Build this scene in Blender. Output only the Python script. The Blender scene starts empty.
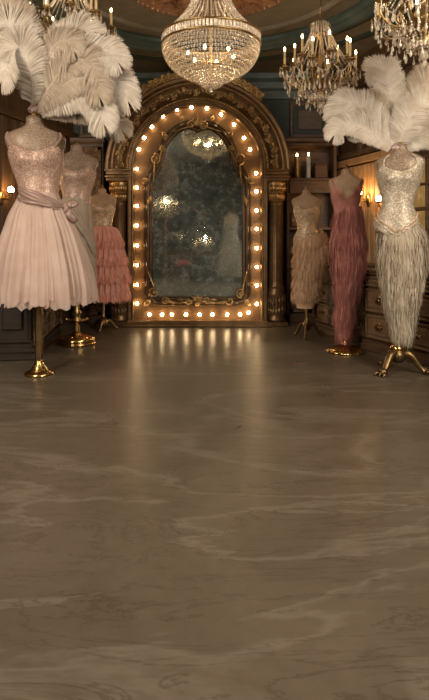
import bpy, math, random
import numpy as np
from mathutils import Vector, Matrix

R = random.Random(7)
PI = math.pi
sin, cos = math.sin, math.cos
scene = bpy.context.scene
COL = scene.collection

# ------------------------------------------------------------------ camera
F, CX, CY, CAMZ = 560.0, 205.0, 240.0, 1.0
cd = bpy.data.cameras.new('camera')
cam = bpy.data.objects.new('camera', cd)
COL.objects.link(cam)
cam.location = (0, 0, CAMZ)
cam.rotation_euler = (PI / 2, 0, 0)
cd.sensor_width = 36
cd.lens = F / 700 * 36
cd.shift_x = (214.5 - CX) / 700
cd.shift_y = -(350 - CY) / 700
cd.clip_start = 0.02
scene.camera = cam


def P(px, py, Y):
    return Vector(((px - CX) / F * Y, Y, CAMZ + (CY - py) / F * Y))


def FP(px, py):
    Y = F * CAMZ / (py - CY)
    return Vector(((px - CX) / F * Y, Y, 0))


# ------------------------------------------------------------------ materials
class NT:
    def __init__(s, name):
        s.m = bpy.data.materials.new(name)
        s.m.use_nodes = True
        s.t = s.m.node_tree
        s.t.nodes.clear()
        s.out = s.t.nodes.new('ShaderNodeOutputMaterial')

    def n(s, typ, **kw):
        nd = s.t.nodes.new(typ)
        for k, v in kw.items():
            if k in nd.inputs:
                s.set(nd.inputs[k], v)
            else:
                setattr(nd, k, v)
        return nd

    def set(s, sock, v):
        if hasattr(v, 'is_output') or isinstance(v, bpy.types.NodeSocket):
            s.t.links.new(v, sock)
        elif isinstance(v, tuple) and len(v) == 3 and sock.type == 'RGBA':
            sock.default_value = (*v, 1)
        else:
            sock.default_value = v

    def coord(s, scale=(1, 1, 1), rot=(0, 0, 0)):
        c = s.n('ShaderNodeTexCoord')
        mp = s.n('ShaderNodeMapping')
        mp.inputs['Scale'].default_value = scale
        mp.inputs['Rotation'].default_value = rot
        s.t.links.new(c.outputs['Object'], mp.inputs['Vector'])
        return mp.outputs[0]

    def noise(s, vec, scale, detail=4, rough=.55, dist=0):
        n = s.n('ShaderNodeTexNoise', Scale=scale, Detail=detail, Roughness=rough, Distortion=dist)
        s.t.links.new(vec, n.inputs['Vector'])
        return n.outputs[0]

    def ramp(s, fac, stops):
        r = s.n('ShaderNodeValToRGB')
        s.t.links.new(fac, r.inputs[0])
        el = r.color_ramp.elements
        while len(el) < len(stops):
            el.new(.5)
        for e, (p, c) in zip(el, stops):
            e.position = p
            e.color = (*c, 1) if len(c) == 3 else c
        return r.outputs[0]

    def bump(s, h, strength=.3, dist=.01):
        b = s.n('ShaderNodeBump', Strength=strength, Distance=dist)
        s.t.links.new(h, b.inputs['Height'])
        return b.outputs[0]

    def surf(s, sh):
        s.t.links.new(sh, s.out.inputs['Surface'])
        return s.m

    def princ(s, **kw):
        b = s.n('ShaderNodeBsdfPrincipled')
        for k, v in kw.items():
            s.set(b.inputs[k.replace('_', ' ')], v)
        return b.outputs[0]


def simple(name, c1, c2, scale=8, rough=.5, metal=0, bump=.15, bscale=None, stretch=(1, 1, 1), spec=.5, bdist=.005):
    t = NT(name)
    v = t.coord(stretch)
    f = t.noise(v, scale, 5)
    col = t.ramp(f, [(.3, c1), (.7, c2)])
    h = t.noise(v, bscale or scale * 3, 4)
    return t.surf(t.princ(Base_Color=col, Roughness=rough, Metallic=metal, Specular_IOR_Level=spec, Normal=t.bump(h, bump, bdist)))


def carved(name, c1, c2, scale, rough, metal, strength=.6, dist=.012):
    """carved wood or metal: swirling relief made of distorted cells"""
    t = NT(name)
    v = t.coord()
    nz = t.n('ShaderNodeTexNoise', Scale=scale * .6, Detail=3)
    t.t.links.new(v, nz.inputs['Vector'])
    add = t.n('ShaderNodeMixRGB', blend_type='ADD')
    add.inputs[0].default_value = .09
    t.t.links.new(v, add.inputs[1])
    t.t.links.new(nz.outputs['Color'], add.inputs[2])
    vo = t.n('ShaderNodeTexVoronoi', Scale=scale)
    t.t.links.new(add.outputs[0], vo.inputs['Vector'])
    f = t.noise(v, scale * .5, 4)
    col = t.ramp(f, [(.3, c1), (.7, c2)])
    return t.surf(t.princ(Base_Color=col, Roughness=rough, Metallic=metal, Normal=t.bump(vo.outputs['Distance'], strength, dist)))


M = {}
M['wood'] = simple('dark_walnut', (.045, .025, .014), (.105, .058, .030), 5, .42, 0, .2, 30, (1, 1, 7), spec=.22)
M['wood_h'] = simple('dark_walnut_long_grain', (.055, .031, .017), (.13, .073, .038), 5, .4, 0, .2, 30, (1, 1, 7), spec=.22)
M['drawer'] = simple('walnut_drawer', (.10, .056, .029), (.20, .115, .061), 6, .4, 0, .2, 24, (1, 1, 8), spec=.22)
M['panelwood'] = simple('oak_wall_panel', (.24, .13, .055), (.42, .25, .12), 5, .45, 0, .25, 26, (6, 6, .7))
M['wallwood'] = simple('brown_wall_boards', (.05, .026, .013), (.10, .054, .026), 4, .5, 0, .25, 20, (7, 7, .5), spec=.22)
M['carved_wood'] = carved('carved_walnut', (.045, .025, .013), (.14, .08, .04), 34, .38, .1, .9, .02)
M['bronze'] = simple('bronze_gilt_wood', (.10, .055, .024), (.22, .13, .055), 9, .36, .55, .25, 60)
M['bronze_dark'] = carved('dark_bronze_carving', (.055, .030, .014), (.14, .082, .036), 40, .38, .5, .7, .012)
M['gilt'] = simple('aged_gilt', (.26, .15, .055), (.50, .33, .14), 14, .34, .75, .3, 70)
M['board'] = simple('copper_bulb_board', (.13, .068, .027), (.23, .125, .05), 6, .40, .35, .15, 40)
M['brass'] = simple('polished_brass', (.46, .29, .10), (.66, .45, .18), 5, .2, 1, .06, 30)
M['brass_old'] = simple('aged_brass', (.26, .17, .07), (.46, .31, .13), 12, .32, 1, .15, 60)
M['bronze_stand'] = simple('dark_bronze_stand', (.13, .080, .034), (.26, .17, .075), 12, .34, .9, .15, 60)
M['ebony'] = simple('ebonised_wood', (.016, .010, .006), (.040, .024, .014), 5, .4, 0, .2, 30, (1, 1, 7), spec=.3)
M['teal'] = simple('aged_teal_paint', (.018, .026, .022), (.036, .047, .039), 2.6, .55, 0, .2, 22, spec=.22)
M['teal_trim'] = simple('teal_moulding_paint', (.036, .054, .049), (.070, .094, .083), 5, .42, 0, .15, 25, spec=.22)
M['medallion'] = carved('copper_plaster_carving', (.16, .075, .034), (.34, .17, .08), 22, .42, .25, .6, .02)
M['jar'] = simple('brown_stoneware', (.10, .05, .02), (.18, .09, .04), 9, .3)
M['glass_dark'] = simple('dark_bottle_glass', (.02, .03, .025), (.05, .06, .05), 9, .08)
M['glass_pale'] = simple('pale_bottle_glass', (.42, .38, .30), (.58, .52, .42), 9, .12)
M['label'] = simple('paper_label', (.5, .45, .36), (.62, .57, .47), 20, .7)
M['wax'] = simple('candle_wax', (.50, .37, .19), (.60, .46, .26), 9, .5)
M['linen'] = simple('dress_form_linen', (.30, .19, .115), (.42, .28, .17), 16, .65, 0, .2, 160)
M['red_velvet'] = simple('red_velvet', (.30, .04, .04), (.42, .07, .06), 10, .8)
M['ribbon'] = simple('mauve_satin', (.20, .125, .10), (.31, .205, .17), 8, .35, 0, .2, 30)
M['steel_grey'] = simple('silver_candle', (.3, .3, .3), (.42, .42, .42), 9, .4)


def cloth(name, c1, c2, transp=0., transl=.35, scale=10, stretch=(1, 1, 1), rough=.8, isl=None):
    t = NT(name)
    v = t.coord(stretch)
    col = t.ramp(t.noise(v, scale, 4), [(.3, c1), (.7, c2)])
    if isl:                                  # every strand has its own tone
        ge = t.n('ShaderNodeNewGeometry')
        mr = t.n('ShaderNodeMapRange')
        mr.inputs['To Min'].default_value = isl[0]
        mr.inputs['To Max'].default_value = isl[1]
        t.t.links.new(ge.outputs['Random Per Island'], mr.inputs[0])
        mm = t.n('ShaderNodeMixRGB', blend_type='MULTIPLY')
        mm.inputs[0].default_value = 1
        t.t.links.new(col, mm.inputs[1])
        t.t.links.new(mr.outputs[0], mm.inputs[2])
        col = mm.outputs[0]
    d = t.princ(Base_Color=col, Roughness=rough, Specular_IOR_Level=.2, Sheen_Weight=.15)
    tl = t.n('ShaderNodeBsdfTranslucent', Color=col)
    m = t.n('ShaderNodeMixShader')
    m.inputs[0].default_value = transl
    t.t.links.new(d, m.inputs[1])
    t.t.links.new(tl.outputs[0], m.inputs[2])
    o = m.outputs[0]
    if transp:
        tr = t.n('ShaderNodeBsdfTransparent')
        m2 = t.n('ShaderNodeMixShader')
        m2.inputs[0].default_value = transp
        t.t.links.new(o, m2.inputs[1])
        t.t.links.new(tr.outputs[0], m2.inputs[2])
        o = m2.outputs[0]
    return t.surf(o)


M['plume'] = cloth('cream_ostrich_barbs', (.56, .47, .37), (.72, .65, .57), 0, .25, 12, isl=(.84, 1.03))
M['plume_tan'] = cloth('champagne_ostrich_barbs', (.42, .33, .24), (.57, .47, .37), 0, .25, 12, isl=(.84, 1.03))
M['quill'] = simple('feather_quill', (.55, .45, .33), (.7, .6, .46), 20, .5)
M['tulle'] = cloth('blush_tulle', (.66, .49, .41), (.79, .635, .55), .22, .4, 6)
M['greige'] = cloth('greige_chiffon', (.36, .28, .21), (.48, .38, .30), 0, .25, 6)
M['coral'] = cloth('coral_ruffle', (.86, .38, .29), (.95, .53, .42), 0, .3, 14, isl=(.7, 1.1))
M['peach'] = cloth('peach_feather', (.66, .42, .25), (.88, .64, .43), 0, .3, 7, isl=(.78, 1.08))
M['rose'] = cloth('dusty_rose_fringe', (.48, .18, .15), (.66, .285, .24), 0, .25, 12, isl=(.5, 1.15))
M['whitefur'] = cloth('ivory_feather', (.50, .41, .30), (.74, .64, .50), 0, .3, 9, isl=(.70, 1.10))


def sequin(name, base, hi, scale=150):
    t = NT(name)
    v = t.coord()
    vo = t.n('ShaderNodeTexVoronoi', Scale=scale)
    t.t.links.new(v, vo.inputs['Vector'])
    sep = t.n('ShaderNodeSeparateColor')
    t.t.links.new(vo.outputs['Color'], sep.inputs[0])
    col = t.ramp(sep.outputs[0], [(.55, base), (.95, hi)])
    met = t.ramp(sep.outputs[1], [(.5, (0, 0, 0)), (.95, (.6, .6, .6))])
    return t.surf(t.princ(Base_Color=col, Roughness=.38, Metallic=met, Normal=t.bump(sep.outputs[2], .7, .004)))


M['seq_blush'] = sequin('blush_sequins', (.34, .215, .16), (.66, .47, .37))
M['seq_gold'] = sequin('champagne_sequins', (.44, .29, .18), (.90, .72, .50))
M['seq_silver'] = sequin('silver_sequins', (.36, .29, .21), (.72, .64, .52))
M['mesh_tan'] = sequin('champagne_mesh', (.20, .135, .092), (.42, .31, .225), 210)
M['bronze_deep'] = simple('deep_bronze', (.050, .029, .014), (.105, .062, .029), 9, .32, .5, .2, 60)
M['seq_mauve'] = sequin('mauve_sequins', (.25, .16, .135), (.62, .46, .40), 190)


def crystal(name, tint=(.84, .76, .63), transl=.25):
    t = NT(name)
    v = t.coord()
    vo = t.n('ShaderNodeTexVoronoi', Scale=90)
    t.t.links.new(v, vo.inputs['Vector'])
    g = t.princ(Base_Color=tint, Roughness=.07, Specular_IOR_Level=1.0, Metallic=.45, Normal=t.bump(vo.outputs['Distance'], .5, .01))
    tl = t.n('ShaderNodeBsdfTranslucent', Color=tint)
    m = t.n('ShaderNodeMixShader')
    m.inputs[0].default_value = transl
    t.t.links.new(g, m.inputs[1])
    t.t.links.new(tl.outputs[0], m.inputs[2])
    tr = t.n('ShaderNodeBsdfTransparent')
    m2 = t.n('ShaderNodeMixShader')
    m2.inputs[0].default_value = .3
    t.t.links.new(m.outputs[0], m2.inputs[1])
    t.t.links.new(tr.outputs[0], m2.inputs[2])
    return t.surf(m2.outputs[0])


M['crystal'] = crystal('cut_crystal')
M['crystal_dome'] = crystal('warm_cut_crystal', (.78, .70, .58), .18)


def emit(name, color, strength):
    t = NT(name)
    e = t.n('ShaderNodeEmission', Color=color, Strength=strength)
    return t.surf(e.outputs[0])


M['bulb'] = emit('lit_vanity_bulb', (1, .70, .37), 45)
M['flame'] = emit('lit_candle_tip', (1, .60, .26), 30)
M['dome_bulb'] = emit('lit_dome_bulb', (1, .62, .26), 60)
M['sconce_bulb'] = emit('lit_sconce_globe', (1, .58, .22), 150)


def floor_mat():
    t = NT('brown_marble_floor')
    v = t.coord((1, 1, 1), (0, 0, .32))
    big = t.noise(v, .8, 6, .62, 1.2)
    base = t.ramp(big, [(.28, (.078, .059, .039)), (.5, (.098, .075, .051)), (.74, (.128, .100, .070))])
    v2 = t.coord((.55, 1.9, 1), (0, 0, .42))
    w = t.noise(v2, .62, 7, .58, 1.5)
    veins = t.ramp(w, [(.478, (0, 0, 0)), (.499, (1, 1, 1)), (.503, (1, 1, 1)), (.535, (0, 0, 0))])
    v3 = t.coord((.5, 2.3, 1), (0, 0, .22))
    w2 = t.noise(v3, 1.5, 9, .66, 2.2)
    dark = t.ramp(w2, [(.485, (0, 0, 0)), (.499, (1, 1, 1)), (.513, (0, 0, 0))])
    fine = t.noise(v, 14, 8, .7)
    mx = t.n('ShaderNodeMixRGB', blend_type='MIX', Color2=(.20, .168, .130))
    mf = t.n('ShaderNodeMath', operation='MULTIPLY')
    mf.inputs[1].default_value = .34
    t.t.links.new(veins, mf.inputs[0])
    t.t.links.new(mf.outputs[0], mx.inputs[0])
    t.t.links.new(base, mx.inputs[1])
    mx2 = t.n('ShaderNodeMixRGB', blend_type='MIX', Color2=(.050, .034, .022))
    mf2 = t.n('ShaderNodeMath', operation='MULTIPLY')
    mf2.inputs[1].default_value = .62
    t.t.links.new(dark, mf2.inputs[0])
    t.t.links.new(mf2.outputs[0], mx2.inputs[0])
    t.t.links.new(mx.outputs[0], mx2.inputs[1])
    mx3 = t.n('ShaderNodeMixRGB', blend_type='OVERLAY')
    mx3.inputs[0].default_value = .22
    t.t.links.new(mx2.outputs[0], mx3.inputs[1])
    t.t.links.new(fine, mx3.inputs[2])
    rg = t.ramp(big, [(.3, (.26,) * 3), (.7, (.36,) * 3)])
    return t.surf(t.princ(Base_Color=mx3.outputs[0], Roughness=rg, Specular_IOR_Level=.20, Normal=t.bump(fine, .04, .004)))


M['floor'] = floor_mat()


def ceiling_mat():
    t = NT('aged_painted_ceiling')
    v = t.coord()
    a = t.noise(v, 1.6, 7, .65, .8)
    col = t.ramp(a, [(.3, (.080, .068, .046)), (.5, (.145, .125, .088)), (.72, (.21, .19, .145))])
    return t.surf(t.princ(Base_Color=col, Roughness=.6, Normal=t.bump(t.noise(v, 30, 5), .15, .01)))


M['ceiling'] = ceiling_mat()


def mirror_mat():
    t = NT('foxed_antique_mirror')
    v = t.coord()
    a = t.noise(v, 3.2, 8, .68, .6)
    b = t.noise(v, 16, 8, .72)
    spots = t.ramp(b, [(.44, (0, 0, 0)), (.66, (1, 1, 1))])
    dirt = t.ramp(a, [(.30, (.10, .122, .114)), (.52, (.23, .255, .235)), (.75, (.36, .335, .265))])
    rough = t.ramp(a, [(.3, (.02,) * 3), (.75, (.10,) * 3)])
    d = t.n('ShaderNodeBsdfDiffuse', Color=dirt)
    g = t.n('ShaderNodeBsdfGlossy', Color=(.60, .68, .66), Roughness=rough)
    m = t.n('ShaderNodeMixShader')
    mp = t.n('ShaderNodeMapRange')
    mp.inputs['To Min'].default_value = .26
    mp.inputs['To Max'].default_value = .74
    t.t.links.new(spots, mp.inputs[0])
    t.t.links.new(mp.outputs[0], m.inputs[0])
    t.t.links.new(g.outputs[0], m.inputs[1])
    t.t.links.new(d.outputs[0], m.inputs[2])
    return t.surf(m.outputs[0])


M['mirror'] = mirror_mat()


def amber_pane():
    t = NT('lit_amber_window_pane')
    v = t.coord()
    c = t.ramp(t.noise(v, 3, 5), [(.3, (.30, .14, .03)), (.7, (.62, .36, .11))])
    e = t.n('ShaderNodeEmission', Color=c, Strength=.55)
    g = t.n('ShaderNodeBsdfGlossy', Roughness=.1)
    m = t.n('ShaderNodeMixShader')
    m.inputs[0].default_value = .06
    t.t.links.new(e.outputs[0], m.inputs[1])
    t.t.links.new(g.outputs[0], m.inputs[2])
    return t.surf(m.outputs[0])


M['pane'] = amber_pane()


# ------------------------------------------------------------------ mesh builder
class MB:
    def __init__(s):
        s.v, s.f, s.sm = [], [], []
        s.M = Matrix.Identity(4)

    def add(s, vs, fs, smooth=True):
        b = len(s.v)
        I = s.M
        s.v.extend((I @ Vector(p))[:] for p in vs)
        s.f.extend(tuple(b + i for i in f) for f in fs)
        s.sm.extend([smooth] * len(fs))
        return s

    def box(s, c, d, ch=None, rz=0):
        hx, hy, hz = d[0] / 2, d[1] / 2, d[2] / 2
        ch = min(hx, hy, hz) * .25 if ch is None else min(ch, hx * .9, hy * .9, hz * .9)
        vs, idx = [], {}
        for sx in (-1, 1):
            for sy in (-1, 1):
                for sz in (-1, 1):
                    for ax in range(3):
                        q = [sx * (hx - ch), sy * (hy - ch), sz * (hz - ch)]
                        q[ax] = (sx * hx, sy * hy, sz * hz)[ax]
                        idx[sx, sy, sz, ax] = len(vs)
                        x, y, z = q
                        vs.append((c[0] + x * cos(rz) - y * sin(rz), c[1] + x * sin(rz) + y * cos(rz), c[2] + z))
        fs = []
        S = (-1, 1)
        for ax in range(3):
            o = [a for a in range(3) if a != ax]
            for sg in S:
                def k(a, b, axx=ax, sg=sg, o=o):
                    e = [0, 0, 0]
                    e[axx] = sg
                    e[o[0]] = a
                    e[o[1]] = b
                    return tuple(e)
                q = [idx[(*k(-1, -1), ax)], idx[(*k(1, -1), ax)], idx[(*k(1, 1), ax)], idx[(*k(-1, 1), ax)]]
                flip = (sg > 0) == (ax == 1)
                fs.append(tuple(q[::-1] if flip else q))
        for ax in range(3):
            o = [a for a in range(3) if a != ax]
            for a in S:
                for b in S:
                    e1, e2 = [0] * 3, [0] * 3
                    e1[ax], e2[ax] = -1, 1
                    for e in (e1, e2):
                        e[o[0]], e[o[1]] = a, b
                    q = (idx[(*e1, o[0])], idx[(*e2, o[0])], idx[(*e2, o[1])], idx[(*e1, o[1])])
                    fs.append(q)
        for sx in S:
            for sy in S:
                for sz in S:
                    fs.append(tuple(idx[sx, sy, sz, a] for a in range(3)))
        return s.add(vs, fs, False)

    def rings(s, rings, closed=True, cap0=False, cap1=False, smooth=True):
        n = len(rings[0])
        vs = [p for r in rings for p in r]
        fs = []
        for i in range(len(rings) - 1):
            for j in range(n if closed else n - 1):
                k = (j + 1) % n
                fs.append((i * n + j, i * n + k, (i + 1) * n + k, (i + 1) * n + j))
        if cap0:
            fs.append(tuple(range(n))[::-1])
        if cap1:
            fs.append(tuple((len(rings) - 1) * n + j for j in range(n)))
        return s.add(vs, fs, smooth)

    def lathe(s, prof, n=32, c=(0, 0, 0), rip=None, cap=True):
        rs = []
        for r, z in prof:
            ring = []
            for j in range(n):
                a = 2 * PI * j / n
                rr = r * (rip(a, z) if rip else 1)
                ring.append((c[0] + rr * cos(a), c[1] + rr * sin(a), c[2] + z))
            rs.append(ring)
        return s.rings(rs, True, cap, cap)

    def tube(s, pts, rad, n=8, cap=True, flat=1.0):
        pts = [Vector(p) for p in pts]
        if not hasattr(rad, '__len__'):
            rad = [rad] * len(pts)
        rs, prev = [], None
        for i, p in enumerate(pts):
            t = (pts[min(i + 1, len(pts) - 1)] - pts[max(i - 1, 0)])
            t = t.normalized() if t.length > 1e-9 else Vector((0, 0, 1))
            if prev is None:
                a = Vector((0, 1, 0)) if abs(t.y) < .9 else Vector((1, 0, 0))
                prev = (a - t * a.dot(t)).normalized()
            else:
                prev = (prev - t * prev.dot(t))
                prev = prev.normalized() if prev.length > 1e-6 else t.orthogonal().normalized()
            b = t.cross(prev)
            rs.append([(p + prev * (cos(2 * PI * j / n) * rad[i] * flat) + b * (sin(2 * PI * j / n) * rad[i]))[:] for j in range(n)])
        return s.rings(rs, True, cap, cap)

    def ball(s, c, r, nu=12, nv=8, sc=(1, 1, 1)):
        rs = []
        for i in range(nv + 1):
            a = PI * i / nv
            rr = max(sin(a), 1e-3)
            rs.append([(c[0] + r * sc[0] * rr * cos(2 * PI * j / nu), c[1] + r * sc[1] * rr * sin(2 * PI * j / nu), c[2] - r * sc[2] * cos(a)) for j in range(nu)])
        return s.rings(rs, True)

    def octa(s, c, r, h=None):
        h = h or r
        x, y, z = c
        vs = [(x + r, y, z), (x, y + r, z), (x - r, y, z), (x, y - r, z), (x, y, z + h), (x, y, z - h)]
        return s.add(vs, [(0, 1, 4), (1, 2, 4), (2, 3, 4), (3, 0, 4), (1, 0, 5), (2, 1, 5), (3, 2, 5), (0, 3, 5)], False)

    def drop(s, c, r, h, n=6):
        """a faceted hanging crystal: narrow top, wide low belly, pointed tip"""
        x, y, z = c
        return s.rings([[(x + q * r * cos(2 * PI * j / n), y + q * r * sin(2 * PI * j / n), z - w * h) for j in range(n)] for q, w in ((.12, 0), (.4, .3), (1, .68), (.75, .85), (.05, 1))], True, True, True, False)

    def strip(s, pts, side, widths):
        vs = []
        for p, w in zip(pts, widths):
            vs.append((p[0] - side[0] * w, p[1] - side[1] * w, p[2] - side[2] * w))
            vs.append((p[0] + side[0] * w, p[1] + side[1] * w, p[2] + side[2] * w))
        b = len(s.v)
        s.v.extend(vs)
        for i in range(len(pts) - 1):
            s.f.append((b + 2 * i, b + 2 * i + 1, b + 2 * i + 3, b + 2 * i + 2))
            s.sm.append(True)
        return s

    def prism(s, outline, y0, y1, smooth=False):
        """outline in (x, z), extruded along y from y0 (front) to y1"""
        n = len(outline)
        vs = [(x, y0, z) for x, z in outline] + [(x, y1, z) for x, z in outline]
        fs = [tuple(range(n)), tuple(range(2 * n - 1, n - 1, -1))]
        for i in range(n):
            k = (i + 1) % n
            fs.append((i, n + i, n + k, k))
        return s.add(vs, fs, smooth)

    def sweep(s, path, prof, closed=False, smooth=True):
        """path: (x, z, nx, nz); prof: (offset along normal, y)"""
        rs = [[(x + nx * o, y, z + nz * o) for o, y in prof] for x, z, nx, nz in path]
        if closed:
            rs.append(rs[0])
        return s.rings(rs, False, smooth=smooth)

    def mesh(s, name, mat):
        me = bpy.data.meshes.new(name)
        me.from_pydata(s.v, [], s.f)
        me.polygons.foreach_set('use_smooth', s.sm)
        me.materials.append(M[mat])
        me.update()
        return me


def obj(name, mb, mat, parent=None, loc=None, rz=0, label=None):
    me = mb.mesh(name, mat) if isinstance(mb, MB) else mb
    o = bpy.data.objects.new(name, me)
    COL.objects.link(o)
    if parent:
        o.parent = parent
    if loc is not None:
        o.location = loc
    if rz:
        o.rotation_euler = (0, 0, rz)
    if label:
        o['label'] = label
    return o


def thing(name, label, cat, loc=(0, 0, 0), rz=0, group=None):
    o = bpy.data.objects.new(name, None)
    o.empty_display_size = .1
    COL.objects.link(o)
    o.location = loc
    o.rotation_euler = (0, 0, rz)
    o['label'], o['category'] = label, cat
    if group:
        o['group'] = group
    return o


def struct(name, mb, mat, parent=None):
    o = obj(name, mb, mat, parent)
    if not parent:
        o['kind'] = 'structure'
    return o


def kids(o):
    return [c for c in o.children]


def copy_tree(o, parent=None):
    c = o.copy()
    COL.objects.link(c)
    c.parent = parent
    for ch in list(o.children):
        copy_tree(ch, c)
    return c


def herm(xs, ys, x):
    """monotone cubic through (xs, ys), xs ascending"""
    xs, ys, x = np.asarray(xs, float), np.asarray(ys, float), np.asarray(x, float)
    h = np.diff(xs)
    d = np.diff(ys) / h
    m = np.zeros_like(ys)
    m[0], m[-1] = d[0], d[-1]
    for i in range(1, len(ys) - 1):
        m[i] = 0 if d[i - 1] * d[i] <= 0 else 2 * d[i - 1] * d[i] / (d[i - 1] + d[i])
    i = np.clip(np.searchsorted(xs, x) - 1, 0, len(h) - 1)
    t = np.clip((x - xs[i]) / h[i], 0, 1)
    return ((1 + 2 * t) * (1 - t) ** 2 * ys[i] + t * (1 - t) ** 2 * h[i] * m[i] + t * t * (3 - 2 * t) * ys[i + 1] + t * t * (t - 1) * h[i] * m[i + 1])


def bez(p, n):
    p = [Vector(q) for q in p]
    out = []
    for i in range(n + 1):
        q = list(p)
        t = i / n
        while len(q) > 1:
            q = [a.lerp(b, t) for a, b in zip(q, q[1:])]
        out.append(q[0])
    return out


def spiral(mb, c, r, turns, rad, start=0., sgn=1, y=0., n=22, tail=None):
    """a scroll in the x-z plane with a swelling stem"""
    pts, rr = [], []
    if tail:
        a0 = start
        p1 = (c[0] + r * cos(a0), c[1] + r * sin(a0) * sgn)
        for i in range(7):
            t = i / 7
            pts.append((tail[0] + (p1[0] - tail[0]) * t, y, tail[1] + (p1[1] - tail[1]) * t))
            rr.append(rad * (.35 + .6 * t))
    for i in range(n + 1):
        t = i / n
        a = start + turns * 2 * PI * t
        q = r * (1 - .86 * t)
        pts.append((c[0] + q * cos(a), y, c[1] + q * sin(a) * sgn))
        rr.append(rad * (1 - .45 * t))
    mb.tube(pts, rr, 6)
    mb.ball((c[0], y, c[1]), rad * 1.35, 8, 5)


def leaf(mb, p, ang, L, W, y, h=.012):
    """a pointed acanthus leaf with a raised rib, in the x-z plane"""
    d = (cos(ang), sin(ang))
    q = (-sin(ang), cos(ang))
    rs = []
    for i in range(7):
        t = i / 6
        w = W * (sin(PI * min(t * 1.05 + .05, 1)) ** .8) * (1 + .18 * cos(t * 25)) + .0008
        ring = []
        for j in range(5):
            k = (j - 2) / 2
            ring.append((p[0] + d[0] * L * t + q[0] * w * k, y - h * (1 - k * k) - h * .6 * sin(PI * t), p[1] + d[1] * L * t + q[1] * w * k))
        rs.append(ring)
    mb.rings(rs, False)


# ------------------------------------------------------------------ room shell
CEIL = 3.05
RW0, RW1 = Vector((1.64, 7.0, 0)), Vector((2.66, 3.6, 0))
LW0, LW1 = Vector((-1.64, 7.0, 0)), Vector((-2.66, 3.6, 0))
FRONT = -1.7

mb = MB()
mb.box((0, 2.65, -.05), (6.2, 9.2, .1), .004)
struct('floor', mb, 'floor')
mb = MB()
mb.box((0, 7.05, CEIL / 2), (3.6, .1, CEIL + .1), .004)
struct('wall_back', mb, 'teal')


def wall_seg(mb, a, b, z0, z1, th, out):
    d = (b - a)
    n = Vector((-d.y, d.x, 0)).normalized() * out
    c = (a + b) / 2 + n * th / 2
    mb.box((c.x, c.y, (z0 + z1) / 2), (d.length + .06, th, z1 - z0), .003, math.atan2(d.y, d.x))


for nm, a, b, sg in (('wall_right', RW0, RW1, 1), ('wall_left', LW0, LW1, -1)):
    mb = MB()
    wall_seg(mb, a, b, 0, CEIL + .05, .1, sg)
    wall_seg(mb, b, Vector((b.x, FRONT, 0)), 0, CEIL + .05, .1, sg)
    struct(nm, mb, 'wallwood')
mb = MB()
mb.box((0, FRONT - .05, CEIL / 2), (5.6, .1, CEIL + .1), .004)
struct('wall_front', mb, 'teal')

# ceiling with a round opening, shallow recess above
CC = Vector((.03, 4.5, 0))
RR = 1.48
x0, x1, y0, y1 = -2.85, 2.85, FRONT - .1, 7.1
n = 128
mb = MB()
inner, outer, up, top = [], [], [], []
for j in range(n):
    a = 2 * PI * j / n
    dx, dy = cos(a), sin(a)
    inner.append((CC.x + RR * dx, CC.y + RR * dy, CEIL))
    tx = ((x1 if dx > 0 else x0) - CC.x) / dx if abs(dx) > 1e-6 else 1e9
    ty = ((y1 if dy > 0 else y0) - CC.y) / dy if abs(dy) > 1e-6 else 1e9
    k = min(tx, ty)
    outer.append((CC.x + k * dx, CC.y + k * dy, CEIL))
rs = [outer, inner]
for q, z in ((1, .04), (.97, .05), (.7, .055), (.4, .06), (.001, .06)):
    rs.append([(CC.x + RR * q * cos(2 * PI * j / n), CC.y + RR * q * sin(2 * PI * j / n), CEIL + z) for j in range(n)])
mb.rings(rs, True, smooth=False)
struct('ceiling', mb, 'ceiling')

mb = MB()
mb.lathe([(1.40, .05), (1.40, .0), (1.43, -.02), (1.46, -.02), (1.47, -.045), (1.52, -.055), (1.57, -.05), (1.60, -.025), (1.64, -.02), (1.66, 0), (1.66, .01)], 128, (CC.x, CC.y, CEIL), cap=False)
struct('trim_1', mb, 'teal_trim')
mb = MB()
mb.lathe([(1.86, .01), (1.87, -.02), (1.91, -.03), (1.95, -.02), (1.96, .01)], 128, (CC.x, CC.y, CEIL), cap=False)
struct('trim_2', mb, 'teal')
mb = MB()
mb.lathe([(1.16, .055), (1.17, .03), (1.20, .022), (1.23, .03), (1.24, .055)], 128, (CC.x, CC.y, CEIL), cap=False)
struct('trim_3', mb, 'ceiling')

# carved ceiling medallion
mb = MB()
zc = CEIL + .055
mb.lathe([(.76, 0), (.76, -.02), (.72, -.04), (.69, -.03), (.66, -.03), (.62, -.012), (.30, -.02), (.26, -.05), (.20, -.06), (.16, -.05), (.10, -.07), (.001, -.08)], 96, (CC.x, CC.y, zc), cap=False)
N = 18
for k in range(N):
    a = 2 * PI * k / N
    sub = MB()
    leaf(sub, (.28, 0), 0, .32, .055, 0, .03)
    spiral(sub, (.53, .075), .05, 1.6, .013, PI, 1, -.02, tail=(.33, .02))
    spiral(sub, (.53, -.075), .05, 1.6, .013, PI, -1, -.02, tail=(.33, -.02))
    spiral(sub, (.43, .06), .03, 1.4, .010, 0, 1, -.02)
    mb.add([(CC.x + x * cos(a) - z * sin(a), CC.y + x * sin(a) + z * cos(a), zc - .012 + y) for x, y, z in sub.v], sub.f)
for k in range(72):
    a = 2 * PI * k / 72
    mb.ball((CC.x + .705 * cos(a), CC.y + .705 * sin(a), zc - .035), .016, 8, 5)
struct('trim_4', mb, 'medallion')

# cornices
mb = MB()
prof = [(.0, -.30), (.03, -.29), (.035, -.2), (.07, -.17), (.08, -.1), (.13, -.06), (.14, 0)]


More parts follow.
